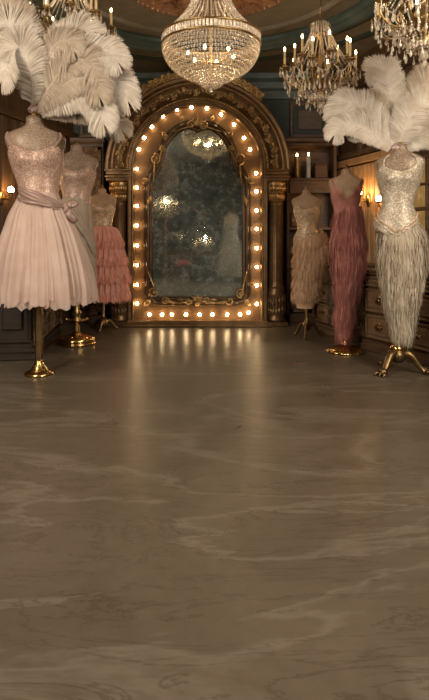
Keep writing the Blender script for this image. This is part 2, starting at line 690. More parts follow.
def cornice(mb, a, b, inw):
    d = (b - a).normalized()
    n = Vector((-d.y, d.x, 0)) * inw
    mb.rings([[(p + n * o + Vector((0, 0, CEIL + z)))[:] for o, z in prof] for p in (a, b)], False, smooth=False)


cornice(mb, Vector((-1.66, 7, 0)), Vector((1.66, 7, 0)), -1)
struct('trim_5', mb, 'teal_trim')
mb = MB()
cornice(mb, RW0, RW1, -1)
cornice(mb, RW1, Vector((RW1.x, FRONT, 0)), -1)
struct('trim_6', mb, 'wallwood')
mb = MB()
cornice(mb, LW0, LW1, 1)
cornice(mb, LW1, Vector((LW1.x, FRONT, 0)), 1)
struct('trim_7', mb, 'wallwood')


# framed wall panels on the back wall
def frame_panel(mb, x0, x1, z0, z1, y, w=.05):
    for (cx, cz, sx, sz) in (((x0 + x1) / 2, z0, x1 - x0 + w, w), ((x0 + x1) / 2, z1, x1 - x0 + w, w), (x0, (z0 + z1) / 2, w, z1 - z0), (x1, (z0 + z1) / 2, w, z1 - z0)):
        mb.box((cx, y - .012, cz), (sx, .03, sz), .008)
    mb.box(((x0 + x1) / 2, y - .004, (z0 + z1) / 2), (x1 - x0 - .16, .016, z1 - z0 - .16), .005)


mb = MB()
frame_panel(mb, 1.08, 1.54, 2.30, 2.70, 7.0)
struct('trim_8', mb, 'wood')
mb = MB()
frame_panel(mb, -1.54, -1.08, 2.30, 2.70, 7.0)
struct('trim_9', mb, 'wood')


# side wall boarding: upright stiles and grooves, skirting
def side_frame(a, b):
    d = (b - a).normalized()
    return d, math.atan2(d.y, d.x), (b - a).length


def boards(name, a, b, inw, spec, mat):
    d, ang, L = side_frame(a, b)
    nrm = Vector((-d.y, d.x, 0)) * inw
    mb = MB()
    for t0, t1, z0, z1, th in spec:
        c = a + d * (t0 + t1) / 2 + nrm * th / 2
        mb.box((c.x, c.y, (z0 + z1) / 2), (t1 - t0, th, z1 - z0), .006, ang)
    return struct(name, mb, mat)


spec = []
t = .03
while t < 2.2:
    spec.append((t, t + .085, .14, 1.86, .03))
    t += .094
spec.append((.0, 3.5, 1.88, 1.96, .05))
boards('trim_10', RW0, RW1, -1, spec, 'panelwood')
spec = []
t = .03
while t < 3.4:
    spec.append((t, t + .10, .14, 2.25, .025 if int(t * 9) % 3 else .045))
    t += .112
spec.append((.0, 3.5, 2.26, 2.33, .06))
boards('trim_11', LW0, LW1, 1, spec, 'wallwood')
spec = [(.0, .07, 1.97, 2.7, .05), (.55, .62, 1.97, 2.7, .05), (1.25, 1.32, 1.97, 2.7, .05), (2.0, 2.07, 1.97, 2.7, .05), (0, 3.5, 2.62, 2.70, .05), (0, 3.5, 1.97, 2.04, .045)]
boards('trim_12', RW0, RW1, -1, spec, 'wood')
boards('baseboard_right', RW0, RW1, -1, [(0, 3.5, 0, .14, .035)], 'wood')
boards('baseboard_left', LW0, LW1, 1, [(0, 3.5, 0, .14, .035)], 'wood')
mb = MB()
mb.box((0, 6.985, .07), (3.26, .03, .14), .008)
struct('baseboard_back', mb, 'wood')

# amber lit window on the right wall
d, ang, L = side_frame(RW0, RW1)
nrm = Vector((-d.y, d.x, 0)) * -1
wt0, wt1, wz0, wz1 = 1.52, 2.45, .86, 1.78
win = MB()
for a0, a1, z0, z1, th in ((wt0, wt1, wz0 - .05, wz0, .10), (wt0, wt1, wz1, wz1 + .06, .10), (wt0 - .02, wt0 + .05, wz0, wz1, .1), (wt1 - .05, wt1, wz0, wz1, .1), (wt0 + .25, wt0 + .285, wz0, wz1, .08), (wt0 + .52, wt0 + .555, wz0, wz1, .08), (wt0, wt1, wz0 + .42, wz0 + .455, .08), (wt0, wt1, wz0 + .66, wz0 + .685, .08)):
    c = RW0 + d * (a0 + a1) / 2 + nrm * th / 2
    win.box((c.x, c.y, (z0 + z1) / 2), (a1 - a0, th, z1 - z0), .006, ang)
wo = struct('window_1', win, 'wood')
g = MB()
c = RW0 + d * (wt0 + wt1) / 2 + nrm * .042
g.box((c.x, c.y, (wz0 + wz1) / 2), (wt1 - wt0 - .04, .012, wz1 - wz0), .002, ang)
obj('pane', g, 'pane', wo)

# ------------------------------------------------------------------ big vanity mirror
MX, MY = (197.5 - CX) / F * 6.52, 6.52
S = F / 6.52                      # pixels per metre on the mirror front


def mp(px, py):
    return ((px - 197.5) / S, (326.4 - py) / S)


mir = thing('vanity_mirror', 'tall arched bronze vanity mirror ringed with glowing round bulbs, standing against the back wall', 'mirror', (MX, MY, 0))


def arch_path(r, zs, z0, n=48, legs=True):
    p = []
    if legs:
        p.append((-r, z0, -1, 0))
    for i in range(n + 1):
        a = PI - PI * i / n
        p.append((r * cos(a), zs + r * sin(a), cos(a), sin(a)))
    if legs:
        p.append((r, z0, 1, 0))
    return p


ZS = mp(0, 170)[1]
# bulb board
mb = MB()
ol = [(x, z) for x, z, _, _ in arch_path(.80, ZS, .07)]
mb.prism(ol[::-1], .03, .16)
obj('bulb_board', mb, 'board', mir)
# edge mouldings either side of the bulbs
mb = MB()
mb.sweep(arch_path(.735, ZS, .0), [(0, .03), (0, -.012), (.012, -.03), (.03, -.032), (.04, -.015), (.05, -.035), (.07, -.04), (.08, -.02), (.085, .05)])
obj('inner_moulding', mb, 'bronze', mir)
# outer arch body
mb = MB()
mb.sweep(arch_path(.80, ZS + .0, 0, 56, False), [(0, .06), (0, -.02), (.02, -.045), (.04, -.035), (.05, -.01), (.165, -.01), (.175, -.04), (.195, -.055), (.215, -.045), (.225, -.02), (.25, -.015), (.262, -.035), (.28, -.02), (.285, .14)])
obj('arch', mb, 'bronze', mir)
# carved scroll band on the arch
mb = MB()
N = 21
for k in range(N):
    a = PI * (k + .5) / N
    r = .80 + .108
    sg = 1 if k % 2 else -1
    sub = MB()
    spiral(sub, (0, .012 * sg), .042, 1.7, .0105, PI * .5, sg, -.028, tail=(-.06, -.03 * sg))
    leaf(sub, (.02, -.035 * sg), .5 * sg, .06, .018, -.012, .014)
    leaf(sub, (-.015, .035 * sg), PI - .6 * sg, .05, .016, -.012, .014)
    sub.ball((.055, -.022, .0), .011, 8, 5)
    ta = a - PI / 2
    mb.add([(r * cos(a) + x * cos(ta) - z * sin(ta), y, ZS + r * sin(a) + x * sin(ta) + z * cos(ta)) for x, y, z in sub.v], sub.f)
for k in range(90):
    a = PI * (k + .5) / 90
    mb.ball((.815 * cos(a), -.045, ZS + .815 * sin(a)), .010, 6, 4)
obj('carved_band', mb, 'gilt', mir)
# cresting: two carved branches over the arch's shoulders and a shell in the middle
for s_, lo, hi in ((-1, 100, 132), (1, 48, 80)):
    mb = MB()
    m = 8
    for k in range(m):
        a = math.radians(lo + (hi - lo) * (k + .5) / m)
        r = 1.125
        sub = MB()
        f = 1 if s_ < 0 else -1
        spiral(sub, (0, 0), .045, 1.6, .014, PI * .5, 1 if k % 2 else -1, -.03, tail=(-.07 * f, -.035))
        leaf(sub, (0, -.01), PI / 2 + .5 * f, .085, .026, -.01, .02)
        leaf(sub, (.03, -.03), PI / 2 - .7 * f, .07, .024, -.01, .02)
        ta = a - PI / 2
        mb.add([(r * cos(a) + x * cos(ta) - z * sin(ta), y, ZS + r * sin(a) + x * sin(ta) + z * cos(ta)) for x, y, z in sub.v], sub.f)
    pts = [(1.09 * cos(math.radians(lo + (hi - lo) * i / 12)), -.0, ZS + 1.09 * sin(math.radians(lo + (hi - lo) * i / 12))) for i in range(13)]
    mb.tube(pts, .02, 8)
    obj('cresting', mb, 'gilt', mir)
mb = MB()
for k in range(9):
    a = PI * (k + .5) / 9
    leaf(mb, (0, ZS + 1.0), a, .13, .026, -.03, .03)
mb.ball((0, -.04, ZS + 1.0), .035, 12, 8)
obj('shell_ornament', mb, 'gilt', mir)

# impost blocks, columns, pedestals
for s_ in (-1, 1):
    cxm = s_ * .915
    col = MB()
    col.lathe([(.092, .44), (.098, .46), (.086, .48), (.088, .52), (.085, 1.0), (.081, 1.40), (.088, 1.42), (.08, 1.44)], 48, (cxm, .06, 0), rip=lambda a, z: 1 - .07 * (abs(sin(8 * a)) if .5 < z < 1.41 else 0))
    co = obj('column', col, 'bronze', mir)
    cap = MB()
    cap.lathe([(.08, 1.43), (.088, 1.47), (.10, 1.60), (.125, 1.66), (.12, 1.68)], 32, (cxm, .06, 0))
    for k in range(11):
        a = PI + PI * (k + .5) / 11
        for zz, rr_, l in ((1.46, .09, .10), (1.56, .10, .09)):
            sub = MB()
            leaf(sub, (0, 0), PI / 2, l, .024, 0, .016)
            ca, sa = cos(a + PI / 2), sin(a + PI / 2)
            cap.add([(cxm + (rr_ - y) * cos(a) + x * ca, .06 + (rr_ - y) * sin(a) + x * sa, zz + z) for x, y, z in sub.v], sub.f)
    obj('capital', cap, 'gilt', co)
    pd = MB()
    pd.lathe([(.11, .05), (.115, .08), (.10, .10), (.105, .20), (.11, .36), (.112, .38), (.10, .40), (.108, .43), (.098, .45)], 32, (cxm, .06, 0))
    for k in range(9):
        a = PI + PI * (k + .5) / 9
        for zz, l in ((.12, .11), (.23, .11)):
            sub = MB()
            leaf(sub, (0, 0), PI / 2, l, .028, 0, .014)
            sub.ball((0, -.012, l + .006), .012, 6, 4)
            ca, sa = cos(a + PI / 2), sin(a + PI / 2)
            pd.add([(cxm + (.10 - y) * cos(a) + x * ca, .06 + (.10 - y) * sin(a) + x * sa, zz + z) for x, y, z in sub.v], sub.f)
    obj('pedestal', pd, 'bronze', co)
    im = MB()
    for zz, w, h in ((1.70, .26, .04), (1.735, .30, .035), (1.775, .27, .045), (1.81, .31, .03)):
        im.box((cxm + s_ * .01, .06, zz), (w, .24, h), .008)
    obj('impost', im, 'bronze', mir)
    ft = MB()
    ft.box((cxm, .06, .025), (.27, .26, .05), .008)
    obj('foot_block', ft, 'bronze', mir)
    bk = MB()
    bk.box((cxm, .13, .87), (.20, .05, 1.66), .01)
    obj('pilaster', bk, 'bronze_dark', mir)
mb = MB()
mb.box((0, .02, .035), (1.64, .20, .07), .012)
mb.box((0, -.01, .012), (1.70, .26, .024), .006)
obj('plinth', mb, 'bronze', mir)

# looking glass and its cartouche frame
half = [(298, 0), (298, 40), (297, 43.5), (293, 45.2), (270, 45.5), (230, 45.5), (195, 45.5), (185, 45), (178, 43), (172, 39), (166, 35.5), (156, 33), (148, 30.5), (141, 27), (135, 21.5), (130.5, 15), (128.3, 9), (130, 4), (132.5, 0)]
pts = [((w) / S, (326.4 - y) / S) for y, w in half]
ol = pts + [(-x, z) for x, z in pts[-2:0:-1]]
mb = MB()
mb.prism(ol, .018, .03)
obj('looking_glass', mb, 'mirror', mir)


def path_normals(ol):
    out = []
    m = len(ol)
    for i in range(m):
        a, b = ol[i - 1], ol[(i + 1) % m]
        tx, tz = b[0] - a[0], b[1] - a[1]
        l = math.hypot(tx, tz) or 1
        out.append((ol[i][0], ol[i][1], tz / l, -tx / l))
    return out


fp = path_normals(ol)
mb = MB()
mb.sweep(fp, [(-.012, .018), (-.01, -.005), (.006, -.014), (.016, -.002), (.024, -.03), (.045, -.044), (.06, -.036), (.07, -.012), (.085, -.02), (.095, -.004), (.10, .03)], True)
fr = obj('glass_frame', mb, 'bronze_deep', mir)
bd = MB()
for i in range(len(fp)):
    x, z, nx, nz = fp[i]
    x2, z2, nx2, nz2 = fp[(i + 1) % len(fp)]
    L = math.hypot(x2 - x, z2 - z)
    k = max(1, int(L / .022))
    for j in range(k):
        t = j / k
        bd.ball((x + (x2 - x) * t + (nx + (nx2 - nx) * t) * .012, -.008, z + (z2 - z) * t + (nz + (nz2 - nz) * t) * .012), .008, 6, 4)
obj('beading', bd, 'gilt', fr)
# scrolls of the frame
for s_ in (-1, 1):
    mb = MB()

    def q(px, py):
        a = mp(197.5 + px * s_, py)
        return a
    spiral(mb, q(6.5, 126), .05, 1.6, .014, PI if s_ > 0 else 0, 1, -.045, tail=q(24, 133))
    spiral(mb, q(42, 160), .062, 1.7, .015, -PI / 2, s_, -.04, tail=q(44, 186))
    spiral(mb, q(34, 150), .04, 1.5, .012, PI / 2, -s_, -.04, tail=q(40, 168))
    spiral(mb, q(43, 293), .055, 1.6, .015, PI / 2, -s_, -.045, tail=q(49, 272))
    spiral(mb, q(32, 301), .045, 1.5, .014, 0 if s_ < 0 else PI, 1, -.045, tail=q(16, 304))
    spiral(mb, q(9, 301), .04, 1.5, .013, PI if s_ > 0 else 0, -1, -.045, tail=q(26, 304))
    for (px, py, an, l, w) in ((47, 300, -.8, .10, .03), (50, 285, .2, .08, .025), (48, 180, -.4, .11, .03), (46, 196, -1.3, .14, .022), (30, 138, .7, .09, .026), (14, 122, 1.2, .07, .02), (20, 300, PI, .09, .022)):
        a = an if s_ > 0 else PI - an
        leaf(mb, q(px, py), a, l, w, -.035, .016)
    obj('scrollwork', mb, 'gilt', fr)
mb = MB()
for a, l in ((PI / 2, .16), (PI / 2 + .55, .11), (PI / 2 - .55, .11), (PI / 2 + 1.1, .07), (PI / 2 - 1.1, .07)):
    leaf(mb, mp(197.5, 127), a, l, .022, -.04, .016)
for a, l in ((PI / 2, .07), (PI / 2 + .9, .09), (PI / 2 - .9, .09), (-PI / 2, .07)):
    leaf(mb, mp(197.5, 301), a, l, .026, -.045, .018)
obj('leaf_crest', mb, 'gilt', fr)

# bulbs
bulbs = [(137, 188), (137, 169.5), (139, 150), (144.5, 138.5), (152, 127.5), (163, 117), (177, 110.5), (191.5, 108), (207, 109), (221, 115), (234, 125), (244, 138.5), (250, 150), (256, 174), (256.4, 192), (256.5, 211), (256.6, 229.5), (256.7, 248.5), (256.8, 267.5), (256.8, 286), (256.8, 304.5), (137, 206.5), (137, 226), (137, 246), (137, 265.5), (137, 285.5), (137, 304), (149.5, 315), (162, 315), (172, 315), (186, 315), (199.5, 315), (212.5, 315), (227, 315), (240, 315), (248.5, 313)]
bm_ = MB()
bm_.ball((0, -.028, 0), .019, 14, 10)
bme = bm_.mesh('light_bulb', 'bulb')
sk = MB()
sk.rings([[(r * cos(2 * PI * j / 14), y, r * sin(2 * PI * j / 14)) for j in range(14)] for r, y in ((.026, .006), (.026, -.002), (.018, -.006), (.012, -.014))], True)
sme = sk.mesh('bulb_socket', 'brass')
for px, py in bulbs:
    x, z = mp(px, py)
    so = obj('bulb_socket', sme, None, mir, (x, .024, z))
    obj('light_bulb', bme, None, so)


# ------------------------------------------------------------------ chandeliers
def dome_chandelier():
    x, y = (211 - CX) / F * 4.5, 4.5
    t = thing('dome_chandelier', 'large basket-shaped crystal chandelier with a wide jewelled rim, hanging in the middle of the ceiling', 'chandelier', (x, y, 0))
    zr = 2.605
    # metal
    m = MB()
    m.lathe([(.02, 3.04), (.07, 3.035), (.075, 3.02), (.03, 2.99), (.012, 2.98), (.012, 2.28), (.016, 2.24), (.010, 2.23)], 24)
    obj('stem', m, 'brass_old', t)
    for zz in (zr + .028, zr - .04):
        m = MB()
        m.lathe([(.388, zz - .008), (.40, zz - .006), (.404, zz), (.40, zz + .006), (.388, zz + .008), (.384, zz), (.388, zz - .008)], 72, cap=False)
        obj('rim_hoop', m, 'brass_old', t)
    m = MB()
    for k in range(84):
        a = 2 * PI * k / 84
        m.box((.392 * cos(a), .392 * sin(a), zr - .006), (.012, .024, .056), .005, a)
    obj('baguette_band', m, 'crystal_dome', t)
    # crown ring
    m = MB()
    m.lathe([(.15, 2.965), (.16, 2.97), (.162, 2.985), (.15, 2.99), (.146, 2.978), (.15, 2.965)], 40, cap=False)
    obj('crown_hoop', m, 'brass_old', t)
    ns = 44
    sme_ = MB()
    for i in range(24):
        s_ = i / 23
        r = .152 + (.385 - .152) * (s_ ** 1.75)
        sme_.octa((r, 0, 2.965 - (2.965 - zr - .03) * s_), .0088, .0105)
    me = sme_.mesh('bead_strand', 'crystal_dome')
    for k in range(ns):
        obj('bead_strand', me, None, t, (0, 0, 0), 2 * PI * k / ns)
    prof = [(.386, -.055), (.385, -.082), (.380, -.109), (.371, -.136), (.358, -.162), (.341, -.188), (.319, -.213), (.293, -.237), (.262, -.259), (.227, -.279), (.189, -.296), (.148, -.309), (.125, -.318)]
    for r, dz in prof:
        m = MB()
        nb = int(2 * PI * r / .0225)
        for k in range(nb):
            a = 2 * PI * (k + .5) / nb
            m.octa((r * cos(a), r * sin(a), zr + dz), .0098, .0118)
        m.lathe([(r - .004, zr + dz + .012), (r - .002, zr + dz + .014), (r - .004, zr + dz + .016)], 48, cap=False)
        obj('bead_tier', m, 'crystal_dome', t)
    for r, z in ((.105, -.330), (.095, -.347), (.076, -.363), (.048, -.376)):
        m = MB()
        nb = int(2 * PI * r / .019)
        for k in range(nb):
            a = 2 * PI * k / nb
            m.octa((r * cos(a), r * sin(a), zr + z), .0095, .013)
        obj('pendant_tier', m, 'crystal_dome', t)
    m = MB()
    m.drop((0, 0, zr - .375), .018, .05)
    obj('finial_drop', m, 'crystal_dome', t)
    # inside lamps
    b = MB()
    b.ball((0, 0, 0), .011, 12, 8, (1, 1, 1.5))
    bm2 = b.mesh('light_bulb', 'dome_bulb')
    for k in range(6):
        a = 2 * PI * (k + .25) / 6
        ar = MB()
        ar.tube(bez([(0, 0, zr - .18), (.10 * cos(a), .10 * sin(a), zr - .22), (.19 * cos(a), .19 * sin(a), zr - .2), (.19 * cos(a), .19 * sin(a), zr - .14)], 8), .007, 6)
        ao = obj('lamp_arm', ar, 'brass_old', t)
        obj('light_bulb', bm2, None, ao, (.19 * cos(a), .19 * sin(a), zr - .115))
    return t, (x, y, zr - .1)


dome, dome_c = dome_chandelier()


def candle_chandelier(label, loc, sc, rz, zs=1.):
    t = thing('candle_chandelier', label, 'chandelier', loc, rz, 'candle chandeliers hung around the dome chandelier')
    t.scale = (sc, sc, sc * zs)
    # local: z = 0 at the lowest drop, about 0.84 tall, radius 0.34
    m = MB()
    m.lathe([(.005, .10), (.03, .13), (.05, .17), (.03, .21), (.02, .25), (.06, .29), (.075, .32), (.04, .36), (.018, .42), (.03, .47), (.018, .52), (.012, .64), (.04, .68), (.05, .70), (.02, .73), (.014, .80), (.004, .84)], 24)
    obj('stem', m, 'brass_old', t)
    m = MB()
    m.tube([(0, 0, .83), (0, 0, (CEIL + .05 - loc[2]) / (sc * zs))], .006, 6)
    obj('chain', m, 'brass_old', t)
    m = MB()
    for k in range(10):
        a = 2 * PI * k / 10
        m.tube(bez([(.02 * cos(a), .02 * sin(a), .70), (.07 * cos(a), .07 * sin(a), .72), (.10 * cos(a), .10 * sin(a), .76), (.085 * cos(a), .085 * sin(a), .78)], 8), .005, 5)
    obj('crown', m, 'brass_old', t)
    arms = [(k, .315 if k % 2 == 0 else .225, .40 if k % 2 == 0 else .475) for k in range(12)]
    A0 = MB()
    dr = MB()
    dr.octa((0, 0, -.012), .006)
    dr.drop((0, 0, -.02), .0095, .048)
    dme = dr.mesh('crystal_drop', 'crystal')
    cn = MB()
    cn.lathe([(.012, 0), (.0105, .004), (.0105, .118), (.004, .122)], 12)
    cme = cn.mesh('candle', 'wax')
    fl = MB()
    fl.ball((0, 0, .018), .0085, 8, 8, (1, 1, 2.3))
    fme = fl.mesh('flame_bulb', 'flame')
    arm_me = {}
    for r, z in ((.315, .40), (.225, .475)):
        ar = MB()
        ar.tube(bez([(.03, 0, .31), (.12, 0, .20), (r - .02, 0, .22), (r + .04, 0, z - .10), (r, 0, z - .02)], 14), [.011 - .0004 * i for i in range(15)], 7)
        spiral(ar, (r * .55, .30), .035, 1.3, .006, -PI / 2, 1, 0)
        ar.lathe([(.008, -.03), (.014, -.02), (.042, -.008), (.045, 0), (.02, -.004), (.012, .012), (.012, .02)], 14, (r, 0, z))
        arm_me[r] = ar.mesh('arm', 'brass_old')
    for k, r, z in arms:
        a = 2 * PI * k / 12
        ao = obj('arm', arm_me[r], None, t, (0, 0, 0), a)
        obj('candle', cme, None, ao, (r, 0, z + .012))
        obj('flame_bulb', fme, None, ao, (r, 0, z + .132))
        for q in (-.9, 0, .9):
            obj('crystal_drop', dme, None, t, ((r + .042 * cos(q)) * cos(a) - .042 * sin(q) * sin(a), (r + .042 * cos(q)) * sin(a) + .042 * sin(q) * cos(a), z - .012))
    # bead strands: crown to arms, and swags below
    st = MB()
    for i in range(26):
        s_ = i / 25
        st.octa((.07 + .15 * s_ ** 1.6, 0, .78 - .33 * s_), .0080, .0100)
    st_me = st.mesh('bead_strand', 'crystal')
    for k in range(24):
        obj('bead_strand', st_me, None, t, (0, 0, 0), 2 * PI * k / 24)
    sw = MB()
    for i in range(20):
        s_ = i / 19
        a = (s_ - .5) * 2 * PI / 12
        r = .30
        sw.octa((r * cos(a), r * sin(a), .37 - .075 * sin(PI * s_)), .006, .008)
    sw.drop((.30, 0, .29), .013, .06)
    sw_me = sw.mesh('bead_swag', 'crystal')
    for k in range(12):
        obj('bead_swag', sw_me, None, t, (0, 0, 0), 2 * PI * (k + .5) / 12)
    bas = MB()
    for i in range(18):
        s_ = i / 17
        bas.octa((.22 * cos(s_ * PI / 2) + .012, 0, .31 - .20 * s_ ** 1.3), .0080, .0100)
    bas.drop((.10, 0, .16), .011, .05)
    bas.drop((.185, 0, .235), .012, .06)
    bas_me = bas.mesh('basket_strand', 'crystal')
    for k in range(26):
        obj('basket_strand', bas_me, None, t, (0, 0, 0), 2 * PI * k / 26)
    for r, z, nn in ((.28, .19, 18), (.20, .11, 14), (.12, .06, 10), (.25, .29, 18), (.31, .28, 12)):
        for k in range(nn):
            a = 2 * PI * (k + .3) / nn
            obj('crystal_drop', dme, None, t, (r * cos(a), r * sin(a), z + .06))
    for k in range(14):
        a = 2 * PI * k / 14
        obj('crystal_drop', dme, None, t, (.078 * cos(a), .078 * sin(a), .755))
    m = MB()
    m.ball((0, 0, .075), .03, 10, 7)
    m.drop((0, 0, .055), .016, .055)
    obj('finial_drop', m, 'crystal', t)
    return t


def chl(label, px, ybot, Y, sc, rz=0, zs=1.):
    p = P(px, ybot, Y)
    candle_chandelier(label, (p.x, p.y, p.z), sc, rz, zs)


chl('candle-lit crystal chandelier hanging whole between the bronze mirror and the right-hand plumes', 320.5, 115, 4.8, 1.0, .12)
chl('crystal candle chandelier cut by the top right corner, above the white plumes', 424, 68, 3.6, 1.0, .3)
chl('crystal candle chandelier cut by the top edge, behind the left plumes', 71, 70, 4.45, 1.0, .2, .91)


# ------------------------------------------------------------------ feathers
def through(p, n):
    """smooth curve through the points"""
    p = [Vector(q) for q in p]
    q = [p[0] * 2 - p[1]] + p + [p[-1] * 2 - p[-2]]
    out = []
    m = len(p) - 1
    for i in range(n + 1):
        t = i / n * m
        k = min(int(t), m - 1)
        u = t - k
        a, b, c, d = q[k:k + 4]
        out.append(.5 * ((2 * b) + (c - a) * u + (2 * a - 5 * b + 4 * c - d) * u * u + (3 * b - a - 3 * c + d) * u ** 3))
    return out


def feather(name, parent, pts, halfw, seed, npair=260, droop=.5, facing=None, mat='plume'):
    """an ostrich plume: curved quill with long soft barbs drooping from both sides"""
    rr = random.Random(seed)
    sp = through(pts, 60)
    mb = MB()
    facing = Vector(facing or (rr.uniform(-.2, .2), -1, .25)).normalized()
    down = Vector((0, 0, -1))
    n = len(sp)
    for i in range(npair):
        t = .05 + .95 * (i + rr.random()) / npair
        k = min(int(t * (n - 1)), n - 2)
        fr_ = t * (n - 1) - k
        p = sp[k].lerp(sp[k + 1], fr_)
        tan = (sp[k + 1] - sp[k]).normalized()
        side = tan.cross(facing)
        side = side.normalized() if side.length > 1e-4 else Vector((1, 0, 0))
        nrm = side.cross(tan).normalized()
        prof_ = (.25 + .75 * min(1, t / .30) ** .8) * (1 - max(0, (t - .82) / .18) ** 2 * .30)
        clump = .035 * sin(t * 31 + seed) + .03 * sin(t * 83 + 2 * seed)
        for sg in (-1, 1):
            for rep in range(3):
                L = 1.22 * halfw * prof_ * (.90 + .16 * rr.random() + clump)
                ang = math.radians(62 - 16 * t - 38 * max(0, (t - .85) / .15) * rr.random() + rr.uniform(-5, 5))
                d0 = (side * sg * sin(ang) + tan * cos(ang) + nrm * (rr.uniform(-.10, .14) + clump)).normalized()
                q = p.copy()
                out = [q.copy()]
                dcur = d0
                segs = 5
                for s_ in range(segs):
                    dcur = (dcur + down * droop * (.04 + .30 * s_ / segs) - nrm * .10 * s_ / segs + nrm * rr.uniform(-.04, .04)).normalized()
                    q = q + dcur * (L / segs)
                    out.append(q.copy())
                w0 = .0024 + .0010 * rr.random()
                wd = dcur.cross(nrm)
                wd = (wd.normalized() if wd.length > 1e-4 else tan) * .95 + nrm * rr.uniform(-.4, .4)
                mb.strip([v[:] for v in out], wd[:], [w0 * .8, w0, w0 * 1.1, w0, w0 * .8, w0 * .25])
    o = obj(name, mb, mat, parent)
    q = MB()
    q.tube(sp[:50], [.0040 * (1 - .85 * i / 50) for i in range(50)], 5)
    obj('quill', q, 'quill', o)
    return o


def plume_set(name, label, base, Y, specs, tan=()):
    b = P(base[0], base[1], Y)
    t = thing(name, label, 'feather headdress', b, 0, None)
    for i, (pp, w, dy, drp) in enumerate(specs):
        pts = []
        m = len(pp) - 1
        for j, (x, y) in enumerate(pp):
            pts.append(P(x, y, Y + dy * (j / m) ** .5) - b)
        feather('feather', t, pts, w / F * Y, 100 + i * 7 + int(base[0]), 260, drp, None, 'plume_tan' if i in tan else 'plume')
    m = MB()
    m.lathe([(.03, .0), (.045, .008), (.05, .03), (.035, .05), (.012, .07)], 20)
    obj('plume_holder', m, 'seq_mauve', t)
    return t


LEFT_PLUMES = [
    ([(34, 111), (33, 75), (24, 38), (10, 10), (-8, -2)], 20, -.16, .35),
    ([(32, 111), (26, 62), (10, 26), (-12, 32), (-22, 70)], 20, -.24, .65),
    ([(33, 111), (31, 74), (21, 48), (9, 52), (2, 80)], 18, -.32, .8),
    ([(34, 111), (45, 75), (58, 47), (76, 29), (92, 32)], 16, -.22, .45),
    ([(33, 111), (43, 72), (53, 47), (66, 40), (73, 50)], 15, -.30, .5),
    ([(35, 111), (55, 77), (80, 54), (104, 50), (117, 62)], 17, -.38, .55),
    ([(36, 112), (62, 84), (90, 68), (114, 76), (127, 100)], 18, -.34, .6),
    ([(35, 112), (50, 86), (68, 64), (88, 60), (98, 78)], 17, -.38, .55),
    ([(37, 113), (60, 100), (80, 94), (96, 104), (103, 122)], 18, -.44, .75),
    ([(40, 114), (70, 110), (95, 111), (112, 120), (121, 130)], 14, -.30, .7),
    ([(36, 113), (55, 94), (72, 80), (90, 80), (98, 94)], 17, -.42, .6),
]
RIGHT_PLUMES = [
    ([(396, 150), (393, 115), (389, 84), (385, 70), (377, 70)], 17, .12, .25),
    ([(395, 150), (380, 124), (362, 106), (346, 102), (335, 114)], 15, .0, .55),
    ([(395, 151), (376, 136), (358, 125), (343, 124), (335, 134)], 13, -.10, .6),
    ([(397, 150), (408, 118), (420, 90), (432, 78), (446, 86)], 18, .22, .4),
    ([(397, 150), (404, 130), (415, 110), (432, 100), (452, 110)], 17, -.10, .5),
    ([(398, 151), (414, 138), (432, 132), (452, 140)], 15, .04, .6),
    ([(395, 150), (386, 126), (376, 108), (367, 104), (358, 112)], 15, .06, .45),
    ([(396, 151), (388, 136), (376, 126), (364, 122), (354, 128)], 15, -.04, .5),
]
plume_set('feather_headdress', 'huge fan of cream ostrich plumes above the blush tutu form', (34.5, 113), 4.18, LEFT_PLUMES, (0, 4, 7, 9, 10))
plume_set('feather_headdress', 'fan of white ostrich plumes above the ivory feather gown', (396, 152), 4.24, RIGHT_PLUMES, (3, 6))


# ------------------------------------------------------------------ dress forms
TZ = [0, .06, .12, .20, .27, .34, .42, .48, .54, .59, .615, .635, .655, .675, .70, .735]
TX = [.150, .168, .166, .140, .112, .121, .146, .160, .168, .182, .184, .174, .140, .090, .054, .048]
TY = [.105, .118, .116, .098, .086, .088, .096, .100, .098, .090, .082, .074, .066, .058, .050, .046]


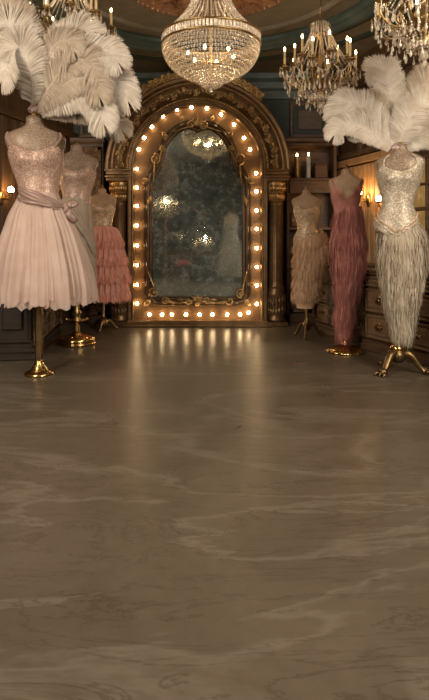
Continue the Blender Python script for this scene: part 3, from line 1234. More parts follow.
class Form:
    """cross-sections of a dress form: surf(u, z) with u = 0 facing front (-y)"""

    def __init__(s, sc, zw, lean=0.):
        s.sc, s.zw, s.lean = sc, zw, lean
        s.z0 = zw - .27 * sc

    def pt(s, u, z, off=0.):
        zz = (z - s.z0) / s.sc
        rx = float(herm(TZ, TX, zz)) * s.sc + off
        ry = float(herm(TZ, TY, zz)) * s.sc + off
        su, cu = sin(u), cos(u)
        e = .88
        x = rx * math.copysign(abs(su) ** e, su)
        y = -ry * math.copysign(abs(cu) ** e, cu)
        if cu > 0:
            b = 0
            for sx in (-1, 1):
                dx, dz = (x / s.sc - sx * .068) / .052, (zz - .475) / .055
                b += math.exp(-dx * dx - dz * dz)
            y -= .048 * s.sc * b
        x += s.lean * (zz - .27) * s.sc
        return (x, y, z)

    def shell(s, mb, zb, zt, off, n=64, m=30, cap0=False, cap1=False):
        rs = []
        for i in range(m + 1):
            ring = []
            for j in range(n):
                u = 2 * PI * j / n
                a = zb(u) if callable(zb) else zb
                b = zt(u) if callable(zt) else zt
                z = a + (b - a) * i / m
                ring.append(s.pt(u, z, off))
            rs.append(ring)
        return mb.rings(rs, True, cap0, cap1)

    def torso(s, parent, mat='linen', zlow=None):
        mb = MB()
        s.shell(mb, zlow or s.z0, s.z0 + .735 * s.sc, 0, 56, 60, True, True)
        mb.ball((s.lean * .5 * s.sc, 0, s.z0 + .738 * s.sc), .05 * s.sc, 16, 8, (1, 1, .35))
        o = obj('torso', mb, mat, parent)
        m = MB()
        m.lathe([(.03 * s.sc, 0), (.034 * s.sc, .006), (.012, .014), (.016, .03), (.004, .045)], 16, (s.lean * .465 * s.sc, 0, s.z0 + .752 * s.sc))
        obj('neck_cap', m, 'brass_old', o)
        return o

    def strap(s, mb, u, z0, z1, w=.008, uend=None):
        pts = []
        for i in range(14):
            t = i / 13
            uu = u + ((uend if uend is not None else u) - u) * t
            pts.append(s.pt(uu, z0 + (z1 - z0) * t, .006))
        mb.tube(pts, w, 6)


class Gown:
    """free silhouette below the waist: profile (z, centre x, half width), depth ratio"""

    def __init__(s, prof, dr=.75):
        prof = sorted(prof)
        s.z = [p[0] for p in prof]
        s.c = [p[1] for p in prof]
        s.r = [p[2] for p in prof]
        s.dr = dr

    def pt(s, u, z, off=0.):
        c = float(herm(s.z, s.c, z))
        r = float(herm(s.z, s.r, z)) + off
        return (c + r * sin(u), -r * s.dr * cos(u), z)


def fringe(mb, surf, rows, seed, follow=1.0, wig=.012):
    """rows: (z, count, length, flare, halfwidth)"""
    rr = random.Random(seed)
    zmin = getattr(surf, 'z', [-9])[0]
    for z, cnt, L, flare, hw in rows:
        for i in range(cnt):
            u = 2 * PI * (i + rr.random()) / cnt
            l = L * rr.uniform(.7, 1.15)
            zz = (z(u) if callable(z) else z) + rr.uniform(-.015, .015)
            du = rr.uniform(-.05, .05)
            fl = flare * rr.uniform(.6, 1.4)
            tx, ty = cos(u), sin(u)
            tw = rr.uniform(-.6, .6)
            side = Vector((tx + sin(u) * tw, ty - cos(u) * tw, 0)).normalized()
            pts = []
            K = 5
            for k in range(K + 1):
                s_ = k / K
                zk = zz - l * s_
                p = surf.pt(u + du * s_, max(zk, zmin) if follow else zz, .004 + fl * sin(PI * .62 * s_) + rr.uniform(-1, 1) * wig * s_ * .35)
                pts.append((p[0] + rr.uniform(-1, 1) * wig * s_ * .3, p[1], zk))
            mb.strip(pts, side[:], [hw * .8, hw, hw, hw * .9, hw * .6, hw * .12])


def pxgown(base, prof, scale, dr=.75):
    """profile rows in photo pixels (y, x left, x right) at the form's own distance"""
    cx, by = base
    return Gown([((by - y) / scale, ((a + b) / 2 - cx) / scale, (b - a) / 2 / scale) for y, a, b in prof], dr)


def pole(parent, z0, z1, r, twist=False, x=0):
    m = MB()
    prof = [(r * 1.5, z0), (r * 1.5, z0 + .02), (r, z0 + .03)]
    k = 24
    for i in range(k):
        prof.append((r, z0 + .03 + (z1 - z0 - .03) * (i + 1) / k))
    m.lathe(prof, 24, (x, 0, 0), rip=(lambda a, z: 1 + .10 * sin(5 * a + 0 * z)) if twist else None)
    return obj('pole', m, 'bronze_stand', parent)


GF = 'dress forms ranged along both sides'

# ---- 1 blush tutu
b1 = FP(39, 374.5)
s1 = F / b1.y
f1 = thing('dress_form', 'tall dress form in a full blush tulle skirt, on a small domed brass base', 'mannequin', b1, .12, GF)
fm = Form(1.20, 1.34, -.06)
to = fm.torso(f1, 'mesh_tan', fm.zw - .08)
mb = MB()
zt = lambda u: fm.zw + (.245 + .045 * (abs(sin(u * 1.0)) * 2 if False else math.exp(-((abs(math.atan2(sin(u), cos(u))) - .75) / .42) ** 2)) - .05 * (cos(u) < -.3)) * fm.sc
fm.shell(mb, fm.zw - .08, zt, .007, 72, 26)
bo = obj('bodice', mb, 'seq_blush', f1)
for sg in (-1, 1):
    mb = MB()
    fm.strap(mb, sg * .72, fm.zw + .28 * fm.sc, fm.zw + .375 * fm.sc, .008, sg * 1.15)
    obj('strap', mb, 'ribbon', bo)
rr = random.Random(3)
sk_p = Gown([(.535, .02, .385), (.62, .02, .38), (.76, .02, .355), (.92, .015, .315), (1.08, .01, .262), (1.20, .0, .212), (1.29, 0, .165), (1.345, 0, .142)], .9)
sk = None
for layer in range(3):
    mb = MB()
    rs = []
    ph = [rr.uniform(0, 6.28) for _ in range(8)]
    zh = .535 + .02 * layer
    for i in range(34):
        tt = i / 33
        z = 1.345 - (1.345 - zh) * tt
        ring = []
        for j in range(288):
            u = 2 * PI * j / 288
            a = (tt ** .7)
            w = .5 * sin(13 * u + ph[0] + .5 * sin(3 * u + ph[1])) + .32 * sin(29 * u + ph[2] + 1.2 * sin(2 * u)) + .22 * sin(47 * u + ph[3])
            off = -.012 * layer + (.042 * a) * w + .020 * a * sin(4 * u + ph[4] + 2 * tt)
            zz = z + (.018 * sin(9 * u + ph[5]) + .010 * sin(31 * u + ph[6])) * tt ** 3
            p = sk_p.pt(u, max(z, .535), off)
            ring.append((p[0], p[1], zz))
        rs.append(ring)
    mb.rings(rs, True)
    if layer == 0:
        sk = obj('tulle_skirt', mb, 'tulle', f1)
    else:
        obj('tulle_layer', mb, 'tulle', sk)
# sash: gathered band from front left waist to a knot on the right hip, with tails
sash = MB()
for q in range(7):
    pts = []
    for i in range(26):
        t = i / 25
        u = -.95 + 2.35 * t
        z = 1.372 - .115 * t - .014 * q + .012 * sin(t * 5 + q)
        rad = .141 + .046 * t + .008 * sin(q * 2.1 + t * 9) + .012 * (q % 3)
        pts.append((rad * sin(u), -rad * .86 * cos(u) - .01, z))
    sash.tube(pts, [.010 + .006 * sin(PI * i / 25) for i in range(26)], 6)
so = obj('sash', sash, 'ribbon', f1)
knot = MB()
kx, ky, kz = .20, -.055, 1.235
knot.ball((kx, ky, kz), .034, 14, 10, (1, .9, 1.2))
for an, L in ((.5, .085), (-2.4, .075), (-1.0, .12), (-1.75, .14)):
    pts = [(kx + cos(an) * L * i / 8 + .012 * sin(i), ky - .02 * sin(PI * i / 8), kz + sin(an) * L * i / 8) for i in range(9)]
    knot.tube(pts, [.012 + .020 * sin(PI * .8 * i / 8) for i in range(9)], 8, flat=.5)
obj('bow_knot', knot, 'ribbon', so)
bl = MB()
fm.shell(bl, fm.zw - .045, fm.zw - .005, .011, 72, 4)
obj('belt', bl, 'seq_mauve', f1)
pole(f1, .05, 1.05, .028, True)
m = MB()
m.lathe([(.105, 0), (.107, .012), (.098, .022), (.075, .028), (.07, .036), (.055, .048), (.05, .058), (.036, .075), (.03, .10), (.028, .11)], 40)
obj('base', m, 'brass', f1)

# ---- 2 greige gown
b2 = FP(76.5, 344)
s2 = F / b2.y
f2 = thing('dress_form', 'dress form in a draped greige gown behind the tutu, on a round cushion-shaped brass base', 'mannequin', b2, .1, GF)
fm = Form(1.10, 1.385, .0)
fm.torso(f2, 'mesh_tan', fm.zw - .04)
mb = MB()
fm.shell(mb, fm.zw - .045, lambda u: fm.zw + (.235 + .05 * math.exp(-((abs(math.atan2(sin(u), cos(u))) - .72) / .4) ** 2)) * fm.sc, .006, 72, 26)
obj('bodice', mb, 'seq_blush', f2)
gw = pxgown((76.5, 344), [(198, 63, 89), (206, 60, 90.5), (215, 57.5, 92), (232, 57, 93), (262, 57, 94), (285, 58, 94), (296, 58, 93)], s2, .8)
mb = MB()
rs = []
for i in range(30):
    tt = i / 29
    z = gw.z[-1] - (gw.z[-1] - gw.z[0]) * tt
    rs.append([gw.pt(2 * PI * j / 160, z, .004 + tt ** .6 * (.014 * sin(11 * 2 * PI * j / 160 + 1.5 * tt) + .008 * sin(23 * 2 * PI * j / 160))) for j in range(160)])
mb.rings(rs, True)
gk = obj('draped_skirt', mb, 'greige', f2)
m = MB()
for q in range(5):
    pts = []
    for i in range(18):
        t = i / 17
        u = -.2 + 1.5 * t
        p = gw.pt(u, gw.z[-1] - .03 - .42 * t - .03 * q, .02 + .006 * sin(q * 3 + 6 * t))
        pts.append(p)
    m.tube(pts, .014, 6)
obj('side_drape', m, 'greige', gk)
m = MB()
m.lathe([(.03, .10), (.034, .14), (.022, .18), (.026, .20), (.045, .215), (.05, .235), (.03, .25), (.036, .28), (.048, .30), (.03, .33), (.026, .37), (.026, .95)], 24)
po = obj('pole', m, 'brass_old', f2)
m = MB()
for k in range(4):
    a = PI / 4 * (2 * k)
    m.tube(bez([(0, 0, .235), (.07 * cos(a), .07 * sin(a), .22), (.10 * cos(a), .10 * sin(a), .24), (.105 * cos(a), .105 * sin(a), .25)], 8), [.017, .016, .014, .013, .012, .012, .014, .017, .012], 7)
obj('collar', m, 'brass_old', po)
m = MB()
m.lathe([(.178, 0), (.184, .012), (.180, .022), (.172, .026), (.178, .034), (.176, .058), (.160, .075), (.12, .088), (.06, .096), (.045, .115), (.03, .125)], 48)
obj('base', m, 'brass', f2)


def tripod(parent, top_z, spread, mat, seed, claw=False, hub=.045, rot=0., thick=.018):
    m = MB()
    m.lathe([(hub * .6, top_z - .09), (hub * 1.0, top_z - .07), (hub * 1.25, top_z - .03), (hub * .9, top_z), (hub * .5, top_z + .03)], 24)
    obj('hub', m, mat, parent)
    for k in range(3):
        a = rot + 2 * PI * k / 3
        c, s_ = cos(a), sin(a)
        pts = bez([(hub * .5, 0, top_z - .04), (spread * .45, 0, top_z + .02), (spread * .62, 0, top_z * .55), (spread * .72, 0, .02), (spread, 0, thick * .9)], 16)
        m = MB()
        w = [thick * (1.5 - .75 * (i / 16) + (.55 * (i > 13) if claw else .25 * (i > 14))) for i in range(17)]
        w[-1] *= .55
        m.tube([(p.x * c, p.x * s_, max(p.z, thick * .9)) for p in pts], w, 9)
        if claw:
            for q in (-.5, 0, .5):
                m.tube([((spread - .02) * c - q * .05 * s_, (spread - .02) * s_ + q * .05 * c, .026), ((spread + .015) * c - q * .07 * s_, (spread + .015) * s_ + q * .07 * c, .022), ((spread + .035) * c - q * .075 * s_, (spread + .035) * s_ + q * .075 * c, .004)], [.013, .012, .004], 6)
        obj('leg', m, mat, parent)


# ---- 3 coral ruffles
b3 = FP(103, 330)
s3 = F / b3.y
f3 = thing('dress_form', 'small dress form in a tiered coral ruffle skirt beside the bronze mirror', 'mannequin', b3, .1, GF)
fm = Form(.84, 1.165, -.02)
fm.torso(f3, 'linen', fm.zw - .06)
mb = MB()
fm.shell(mb, fm.zw - .08, lambda u: fm.zw + (.22 + .055 * math.exp(-((abs(math.atan2(sin(u), cos(u))) - .7) / .42) ** 2)) * fm.sc, .006, 72, 24)
obj('bodice', mb, 'seq_gold', f3)
mb = MB()
fm.shell(mb, fm.zw - .05, fm.zw + .0, .010, 64, 4)
obj('belt', mb, 'seq_mauve', f3)
core = pxgown((103, 330), [(224, 93, 110), (240, 95, 114), (262, 96, 118), (285, 97, 120), (299, 98, 120)], s3, .85)
for k, (y0_, y1_, a, b) in enumerate(((226, 247, 87, 122), (240, 264, 86, 126), (257, 281, 87, 129), (274, 299, 89, 129))):
    zt_, zb_ = (330 - y0_) / s3, (330 - y1_) / s3
    c_, r_ = ((a + b) / 2 - 103) / s3, (b - a) / 2 / s3 + .012
    mb = MB()
    rs = []
    for i in range(14):
        tt = i / 13
        ring = []
        for j in range(220):
            u = 2 * PI * j / 220
            p0 = core.pt(u, zt_)
            ex = (tt ** .35) * (1 - .16 * tt ** 3)
            w = ex * (.020 * sin(21 * u + k) + .012 * sin(43 * u + 2 * k + sin(5 * u)))
            rad = (r_ + w)
            x = p0[0] + (c_ + rad * sin(u) - p0[0]) * ex
            y = p0[1] + (-rad * .85 * cos(u) - p0[1]) * ex
            ring.append((x, y, zt_ + (zb_ - zt_) * tt + .012 * tt * sin(17 * u + k)))
        rs.append(ring)
    mb.rings(rs, True)
    hem = Gown([(zb_ - .06, c_, r_ * .98), (zb_ + .05, c_, r_ * .98), (zb_ + .12, c_, r_ * .90)], .85)
    fringe(mb, hem, [(zb_ + .075, 210, .085, .012, .0045), (zb_ + .04, 260, .065, .006, .0045)], 40 + k)
    obj('ruffle_tier', mb, 'coral', f3)
pole(f3, .12, .95, .016)
tripod(f3, .12, .17, 'bronze_stand', 1, False, .045, .35)

# ---- 4 peach feather gown
b4 = FP(307, 337.5)
s4 = F / b4.y
f4 = thing('dress_form', 'slim dress form in a peach feather gown before the bookcase, on a small tripod', 'mannequin', b4, -.3, GF)
fm = Form(.82, 1.12, -.02)
fm.torso(f4, 'linen', fm.zw - .2)
mb = MB()
fm.shell(mb, fm.zw - .21, lambda u: fm.zw + (.225 + .05 * math.exp(-((abs(math.atan2(sin(u), cos(u))) - .7) / .42) ** 2)) * fm.sc, .005, 72, 28)
obj('bodice', mb, 'seq_gold', f4)
gw = pxgown((307, 337.5), [(226, 300, 320), (236, 298, 323), (248, 296, 325), (258, 295.5, 325), (272, 295.5, 320.5), (288, 295, 317), (302, 295, 315.5), (313, 296.5, 313.5)], s4, .75)
mb = MB()
rs = [[gw.pt(2 * PI * j / 64, gw.z[-1] - .16 - (gw.z[-1] - .16 - gw.z[0] - .05) * i / 20, -.012) for j in range(64)] for i in range(21)]
mb.rings(rs, True)
zt_ = gw.z[-1]
rows = []
for k in range(6):
    z = zt_ - .06 - .118 * k
    for q, fl_ in ((0, .032), (.012, .022), (.03, .008)):
        rows.append((lambda u, z=z, k=k, q=q: z - q + .02 - .09 * max(0, cos(u)) ** 2 * (1 - k / 6), 200, .135, fl_, .0036))
fringe(mb, gw, rows, 51, 1, .022)
obj('feather_skirt', mb, 'peach', f4)
pole(f4, .16, .9, .016)
tripod(f4, .16, .17, 'bronze_stand', 2, False, .034, .5, .011)

# ---- 5 rose fringe gown
b5 = FP(345.5, 352)
s5 = F / b5.y
f5 = thing('dress_form', 'dress form in a long dusty rose fringed gown, on a fluted round brass base', 'mannequin', b5, -.2, GF)
fm = Form(.83, 1.235, .02)
fm.torso(f5, 'linen', fm.zw - .0)
mb = MB()
fm.shell(mb, fm.zw + .005, lambda u: fm.zw + (.15 + .15 * math.exp(-((abs(math.atan2(sin(u), cos(u))) - .72) / .40) ** 2) + .05 * (1 - cos(u)) / 2) * fm.sc, .007, 96, 28)
bo = obj('bodice', mb, 'rose', f5)
for sg in (-1, 1):
    mb = MB()
    fm.strap(mb, sg * .66, fm.zw + .29 * fm.sc, fm.zw + .385 * fm.sc, .005, sg * .95)
    obj('strap', mb, 'rose', bo)
gw = pxgown((346, 351), [(190, 334, 363), (202, 336, 361), (212, 336.5, 361), (226, 334, 363), (245, 332.5, 365), (262, 333, 364), (285, 335.5, 359.5), (305, 337, 356), (322, 336.5, 354), (338, 337.5, 351)], s5, .72)
mb = MB()
rs = [[gw.pt(2 * PI * j / 64, gw.z[-1] - .14 - (gw.z[-1] - .14 - gw.z[0] - .03) * i / 30, -.005) for j in range(64)] for i in range(31)]
mb.rings(rs, True)
rows = []
for k in range(15):
    rows.append((gw.z[-1] - .15 - .072 * k, 240, .20, .020 if k % 3 == 0 else .008, .0032))
fringe(mb, gw, rows, 61, 1, .02)
obj('fringe_skirt', mb, 'rose', f5)
pole(f5, .07, .9, .016)
m = MB()
m.lathe([(.160, 0), (.166, .008), (.160, .018), (.13, .035), (.09, .052), (.05, .062), (.03, .075), (.036, .085), (.03, .10), (.018, .12)], 96, rip=lambda a, z: 1 + (.07 * abs(cos(7 * a)) if z < .055 else 0))
obj('base', m, 'brass', f5)

# ---- 6 ivory feather gown
b6 = FP(397.5, 372)
s6 = F / b6.y
f6 = thing('dress_form', 'dress form in a silver sequined bodice and long ivory feather skirt, on clawed tripod feet', 'mannequin', b6, -.28, GF)
fm = Form(.97, 1.262, .05)
fm.torso(f6, 'mesh_tan', fm.zw - .2)
mb = MB()
fm.shell(mb, lambda u: fm.zw - (.26 - .10 * min(1, abs(math.atan2(sin(u), cos(u))) / 1.2)) * fm.sc, lambda u: fm.zw + (.25 + .05 * math.exp(-((abs(math.atan2(sin(u), cos(u))) - .75) / .45) ** 2) + .06 * (u > .6 and u < 1.3)) * fm.sc, .007, 96, 34)
bo = obj('bodice', mb, 'seq_silver', f6)
mb = MB()
for sg in (-1, 1):
    pts = [fm.pt(sg * (.02 + 1.35 * t), fm.zw - (.21 - .15 * t ** .8) * fm.sc, .012) for t in [i / 14 for i in range(15)]]
    mb.tube(pts, .008, 6)
    pts = [fm.pt(sg * (.02 + 1.35 * t), fm.zw - (.24 - .15 * t ** .8) * fm.sc, .012) for t in [i / 14 for i in range(15)]]
    mb.tube(pts, .005, 6)
obj('hip_chain', mb, 'seq_gold', bo)
for sg in (-1, 1):
    mb = MB()
    fm.strap(mb, sg * .68, fm.zw + .27 * fm.sc, fm.zw + .39 * fm.sc, .006, sg * .6)
    obj('strap', mb, 'seq_silver', bo)
gw = pxgown((397.5, 372), [(214, 384, 413), (226, 382, 418), (240, 380.5, 423), (262, 381, 423), (285, 383.5, 419.5), (305, 387, 415.5), (322, 391, 412), (336, 394.5, 409.5), (348, 397, 407)], s6, .75)
mb = MB()
rs = [[gw.pt(2 * PI * j / 64, gw.z[-1] - .10 - (gw.z[-1] - .10 - gw.z[0] - .08) * i / 30, -.006) for j in range(64)] for i in range(31)]
mb.rings(rs, True)
rows = []
for k in range(14):
    rows.append((lambda u, k=k: gw.z[-1] - .0 - .060 * k - .13 * max(0, cos(u)) ** 3 * (1 - k / 14), 260, .20, .022 if k % 2 else .008, .0034))
fringe(mb, gw, rows, 71, 1, .03)
obj('feather_skirt', mb, 'whitefur', f6)
pole(f6, .17, .95, .022, True)
m = MB()
m.lathe([(.05, .17), (.06, .18), (.045, .20), (.03, .215), (.022, .235)], 24)
obj('collar', m, 'brass', f6)
tripod(f6, .165, .215, 'bronze_stand', 3, True, .06, PI * 7 / 6 + .45, .024)


# ------------------------------------------------------------------ furniture
def handle_mesh():
    m = MB()
    for s_ in (-1, 1):
        m.ball((s_ * .04, -.012, 0), .011, 8, 6)
    m.tube(bez([(-.04, -.018, 0), (-.03, -.03, -.034), (.03, -.03, -.034), (.04, -.018, 0)], 10), .006, 6)
    for a in (.5, 2.6, -.5, -2.6, PI / 2):
        leaf(m, (0, 0), a, .045, .014, -.002, .006)
    m.ball((0, -.01, 0), .012, 8, 6)
    return m.mesh('handle', 'bronze_stand')


HME = handle_mesh()


def dresser(label, A, B, depth, H, cols, rows, pillars, overh=.025):
    """A = front left bottom, B = front right bottom seen from the room; the back lies to the right of A->B"""
    dvec = (B - A)
    L = dvec.length
    ang = math.atan2(dvec.y, dvec.x)
    t = thing('dresser', label, 'dresser', A, ang)
    # local x along the front, local y to the back (left of A->B), z up
    m = MB()
    m.box((L / 2, depth / 2 + .012, (.10 + H - .035) / 2), (L - .02, depth - .03, H - .035 - .10), .006)
    obj('carcass', m, 'wood', t)
    m = MB()
    m.box((L / 2, depth / 2, .035), (L, depth, .07), .008)
    m.box((L / 2, depth / 2, .083), (L - .014, depth - .014, .034), .008)
    obj('plinth', m, 'wood', t)
    m = MB()
    m.box((L / 2, depth / 2 - .006, H - .014), (L + overh * 2, depth + overh, .028), .008)
    m.box((L / 2, depth / 2, H - .036), (L + overh, depth + overh * .4, .02), .006)
    obj('top', m, 'wood_h', t)
    for cx0, cx1 in cols:
        for z0, z1 in rows:
            dm = MB()
            w, h = cx1 - cx0, z1 - z0
            c = ((cx0 + cx1) / 2, 0.018, (z0 + z1) / 2)
            dm.box(c, (w, .03, h), .004)
            e = .018
            for (bx, bz, sx, sz) in ((c[0], z0 + e / 2, w, e), (c[0], z1 - e / 2, w, e), (cx0 + e / 2, c[2], e, h), (cx1 - e / 2, c[2], e, h)):
                dm.box((bx, .0, bz), (sx, .02, sz), .005)
            dm.box((c[0], .0, c[2]), (w - .075, .014, max(h - .07, .02)), .005)
            do = obj('drawer', dm, 'drawer', t)
            if h > .10:
                obj('handle', HME, None, do, (c[0], -.006, c[2] + .008))
            else:
                k = MB()
                k.ball((c[0], -.018, c[2]), .014, 10, 7)
                obj('knob', k, 'brass_old', do)
    for px_ in pillars:
        pm = MB()
        pm.box((px_, .012, .12 + (H - .17) / 2), (.055, .05, H - .17), .006)
        pm.lathe([(.02, .13), (.026, .16), (.018, .19), (.022, .30), (.024, .45), (.018, H - .16), (.028, H - .12), (.02, H - .08)], 16, (px_, -.012, 0), rip=lambda a, z: 1 + .12 * sin(6 * a + 40 * z))
        for k in range(7):
            leaf(pm, (px_, .16 + k * (H - .30) / 7), PI / 2, .075, .02, -.028, .01)
        obj('carved_pillar', pm, 'carved_wood', t)
    return t


A1, B1 = Vector((1.22, 6.20, 0)), Vector((1.40, 5.45, 0))
A2 = Vector((1.425, 5.14, 0))
B2 = A2 + Vector((.396, -.918, 0)) * 1.46
d1 = dresser('dark carved chest of drawers farther back, between the peach and rose gowns', A1, B1, .37, .765, ((.03, .37), (.40, .74)), ((.12, .32), (.34, .53), (.55, .71)), (.0 + .02, .385, .755))
d2 = dresser('long dark dresser behind the ivory feather gown, with a carved corner post', A2, B2, .42, .735, ((.075, .455), (.50, .92), (.96, 1.40)), ((.125, .335), (.36, .565), (.585, .675)), (.03, .478, .94))


def on_dresser(A, B, t, back, H):
    d = (B - A).normalized()
    n = Vector((-d.y, d.x, 0))
    p = A + d * t + n * back
    return Vector((p.x, p.y, H))


# little things on the dressers
def bottle(label, loc, h, r, mat, stopper='brass_old', group=None):
    t = thing('perfume_bottle', label, 'bottle', loc, 0, group)
    m = MB()
    m.lathe([(r * .8, 0), (r, .006), (r * 1.0, h * .45), (r * .8, h * .58), (r * .28, h * .66), (r * .25, h * .76), (r * .34, h * .78)], 20)
    obj('body', m, mat, t)
    m = MB()
    m.lathe([(r * .2, h * .77), (r * .42, h * .82), (r * .5, h * .9), (r * .25, h * .97), (r * .05, h)], 14)
    obj('stopper', m, stopper, t)
    return t


bottle('tall pale perfume bottle on the far dresser, its tallest', on_dresser(A1, B1, .10, .12, .7655), .17, .032, 'glass_pale')
bottle('squat amber perfume bottle on the far dresser, beside the tall pale one', on_dresser(A1, B1, .22, .09, .7655), .10, .036, 'jar')
bottle('small dark perfume bottle at the back of the far dresser', on_dresser(A1, B1, .30, .24, .7655), .12, .028, 'glass_dark')


def trinket_box(label, loc, rz):
    t = thing('trinket_box', label, 'box', loc, rz)
    m = MB()
    m.box((0, 0, .028), (.12, .08, .05), .008)
    for s_ in (-1, 1):
        for q in (-1, 1):
            m.ball((s_ * .05, q * .03, .008), .009, 8, 5)
    obj('body', m, 'gilt', t)
    m = MB()
    m.rings([[(x * .06, -.04 + .08 * k / 8, .053 + .028 * sin(PI * k / 8)) for x in (-1, 1)] for k in range(9)], False)
    m.box((0, 0, .056), (.124, .084, .008), .003)
    obj('lid', m, 'gilt', t)
    m = MB()
    m.ball((0, -.044, .05), .008, 8, 6)
    obj('clasp', m, 'brass', t)


trinket_box('small gilt trinket box on the near dresser, beside the ivory gown', on_dresser(A2, B2, .14, .22, .7355), -1.1)


def candlestick(label, loc, h=.2):
    t = thing('candlestick', label, 'candlestick', loc)
    m = MB()
    m.lathe([(.045, 0), (.047, .008), (.02, .02), (.012, .03), (.018, .05), (.01, .07), (.01, h * .5), (.022, h * .55), (.012, h * .57)], 20)
    obj('holder', m, 'brass_old', t)
    m = MB()
    m.lathe([(.011, h * .56), (.011, h - .005), (.004, h)], 14)
    obj('candle', m, 'wax', t)
    m = MB()
    m.ball((0, 0, h + .016), .007, 8, 8, (1, 1, 2.2))
    obj('flame', m, 'flame', t)


candlestick('short brass candlestick on the near dresser, right of the ivory gown', on_dresser(A2, B2, .80, .25, .7355), .20)
bottle('round gold scent flask on the near dresser, near the candlestick', on_dresser(A2, B2, .66, .18, .7355), .12, .034, 'gilt')

# left carved cabinet
LA, LB = Vector((-1.53, 5.90, 0)), Vector((-1.405, 4.66, 0))
dv = LB - LA
t = thing('carved_cabinet', 'low black carved cabinet along the left wall, behind the tutu', 'cabinet', LB, math.atan2((LA - LB).y, (LA - LB).x))
L = dv.length
D, H = .38, .90
# local x runs away from the camera, local y to the left wall
m = MB()
m.box((L / 2, D / 2 + .01, .10 + (H - .14) / 2), (L - .03, D - .03, H - .14), .006)
obj('carcass', m, 'ebony', t)
m = MB()
m.box((L / 2, D / 2, .03), (L + .03, D + .02, .06), .01)
m.box((L / 2, D / 2, .08), (L + .01, D, .05), .012)
obj('plinth', m, 'ebony', t)
m = MB()
m.box((L / 2, D / 2, H - .02), (L + .05, D + .03, .035), .01)
obj('top', m, 'ebony', t)
for k in range(3):
    x0_ = .05 + k * (L - .1) / 3
    x1_ = x0_ + (L - .1) / 3 - .03
    dm = MB()
    dm.box(((x0_ + x1_) / 2, .012, .48), (x1_ - x0_, .03, .68), .006)
    for (bx, bz, sx, sz) in (((x0_ + x1_) / 2, .16, x1_ - x0_, .035), ((x0_ + x1_) / 2, .80, x1_ - x0_, .035), (x0_ + .017, .48, .035, .64), (x1_ - .017, .48, .035, .64)):
        dm.box((bx, -.006, bz), (sx, .025, sz), .008)
    do = obj('door', dm, 'carved_wood', t)
    cm = MB()
    xc = (x0_ + x1_) / 2
    for s_ in (-1, 1):
        for zz in (.34, .62):
            spiral(cm, (xc + s_ * .05, zz), .045, 1.6, .010, PI / 2, s_, -.01, tail=(xc, zz - .12))
            leaf(cm, (xc, zz), PI / 2 + s_ * .7, .09, .022, -.004, .012)
    leaf(cm, (xc, .42), PI / 2, .14, .03, -.004, .014)
    obj('carving', cm, 'bronze_dark', do)
for x_ in (.02, L - .02):
    cm = MB()
    cm.lathe([(.035, .11), (.04, .14), (.028, .18), (.03, .50), (.028, .76), (.042, .80), (.034, .84)], 20, (x_, .005, 0), rip=lambda a, z: 1 + .10 * sin(5 * a + 30 * z))
    obj('carved_post', cm, 'carved_wood', t)
em = MB()
for (cy, cz, sy, sz) in ((D / 2, .16, D - .06, .03), (D / 2, .80, D - .06, .03), (.05, .48, .03, .62), (D - .05, .48, .03, .62), (D / 2, .48, .16, .45)):
    em.box((.0, cy, cz), (.03, sy, sz), .008)
obj('end_panel', em, 'ebony', t)

# bookcase right of the mirror
BX0, BX1, BYF, BYB, BH = .978, 1.585, 6.73, 6.97, 2.22
t = thing('bookcase', 'tall dark open bookcase in the corner right of the bronze mirror', 'bookcase', ((BX0 + BX1) / 2, BYF, 0))
W = BX1 - BX0
dp = BYB - BYF
for s_ in (-1, 1):
    m = MB()
    m.box((s_ * (W / 2 - .02), dp / 2, BH / 2), (.04, dp, BH), .006)
    obj('side_panel', m, 'wood', t)
m = MB()
m.box((0, dp - .01, BH / 2), (W - .06, .02, BH - .04), .003)
obj('back_panel', m, 'wood', t)
sz = [(240 - y) / F * 6.75 + 1 for y in (178, 227, 265)]
for z in sz:
    m = MB()
    m.box((0, dp / 2 - .012, z - .018), (W - .07, dp - .02, .036), .006)
    obj('shelf', m, 'wood_h', t)
m = MB()
m.box((0, dp / 2 - .02, BH - .02), (W + .05, dp + .04, .06), .012)
m.box((0, dp / 2 - .01, BH - .07), (W + .02, dp + .02, .04), .012)
obj('cornice', m, 'wood', t)
m = MB()
m.box((0, dp / 2, .06), (W, dp, .12), .008)
obj('plinth', m, 'wood', t)
m = MB()
m.box((0, -.002, sz[0] - .11), (W - .07, .03, .15), .006)
obj('frieze', m, 'wood_h', t)
for s_ in (-1, 1):
    dm = MB()
    w = W / 2 - .05
    cx_ = s_ * (w / 2 + .004)
    zc_, hh = (.13 + sz[2] - .04) / 2, sz[2] - .04 - .13
    dm.box((cx_, .012, zc_), (w, .025, hh), .004)
    for (bx, bz, sx, szz) in ((cx_, zc_ - hh / 2 + .025, w, .05), (cx_, zc_ + hh / 2 - .025, w, .05), (cx_ - w / 2 + .02, zc_, .04, hh), (cx_ + w / 2 - .02, zc_, .04, hh)):
        dm.box((bx, -.004, bz), (sx, .02, szz), .006)
    for q in (-1, 1):
        spiral(dm, (cx_ + q * .03, zc_ + .05), .028, 1.5, .008, PI / 2, q, -.004, tail=(cx_, zc_ - .12))
    do = obj('door', dm, 'carved_wood', t)
    k = MB()
    k.ball((s_ * .03, -.022, zc_), .012, 10, 7)
    obj('knob', k, 'brass_old', do)


def shelf_at(px, Y, z):
    return ((px - CX) / F * Y, Y, z + .0015)


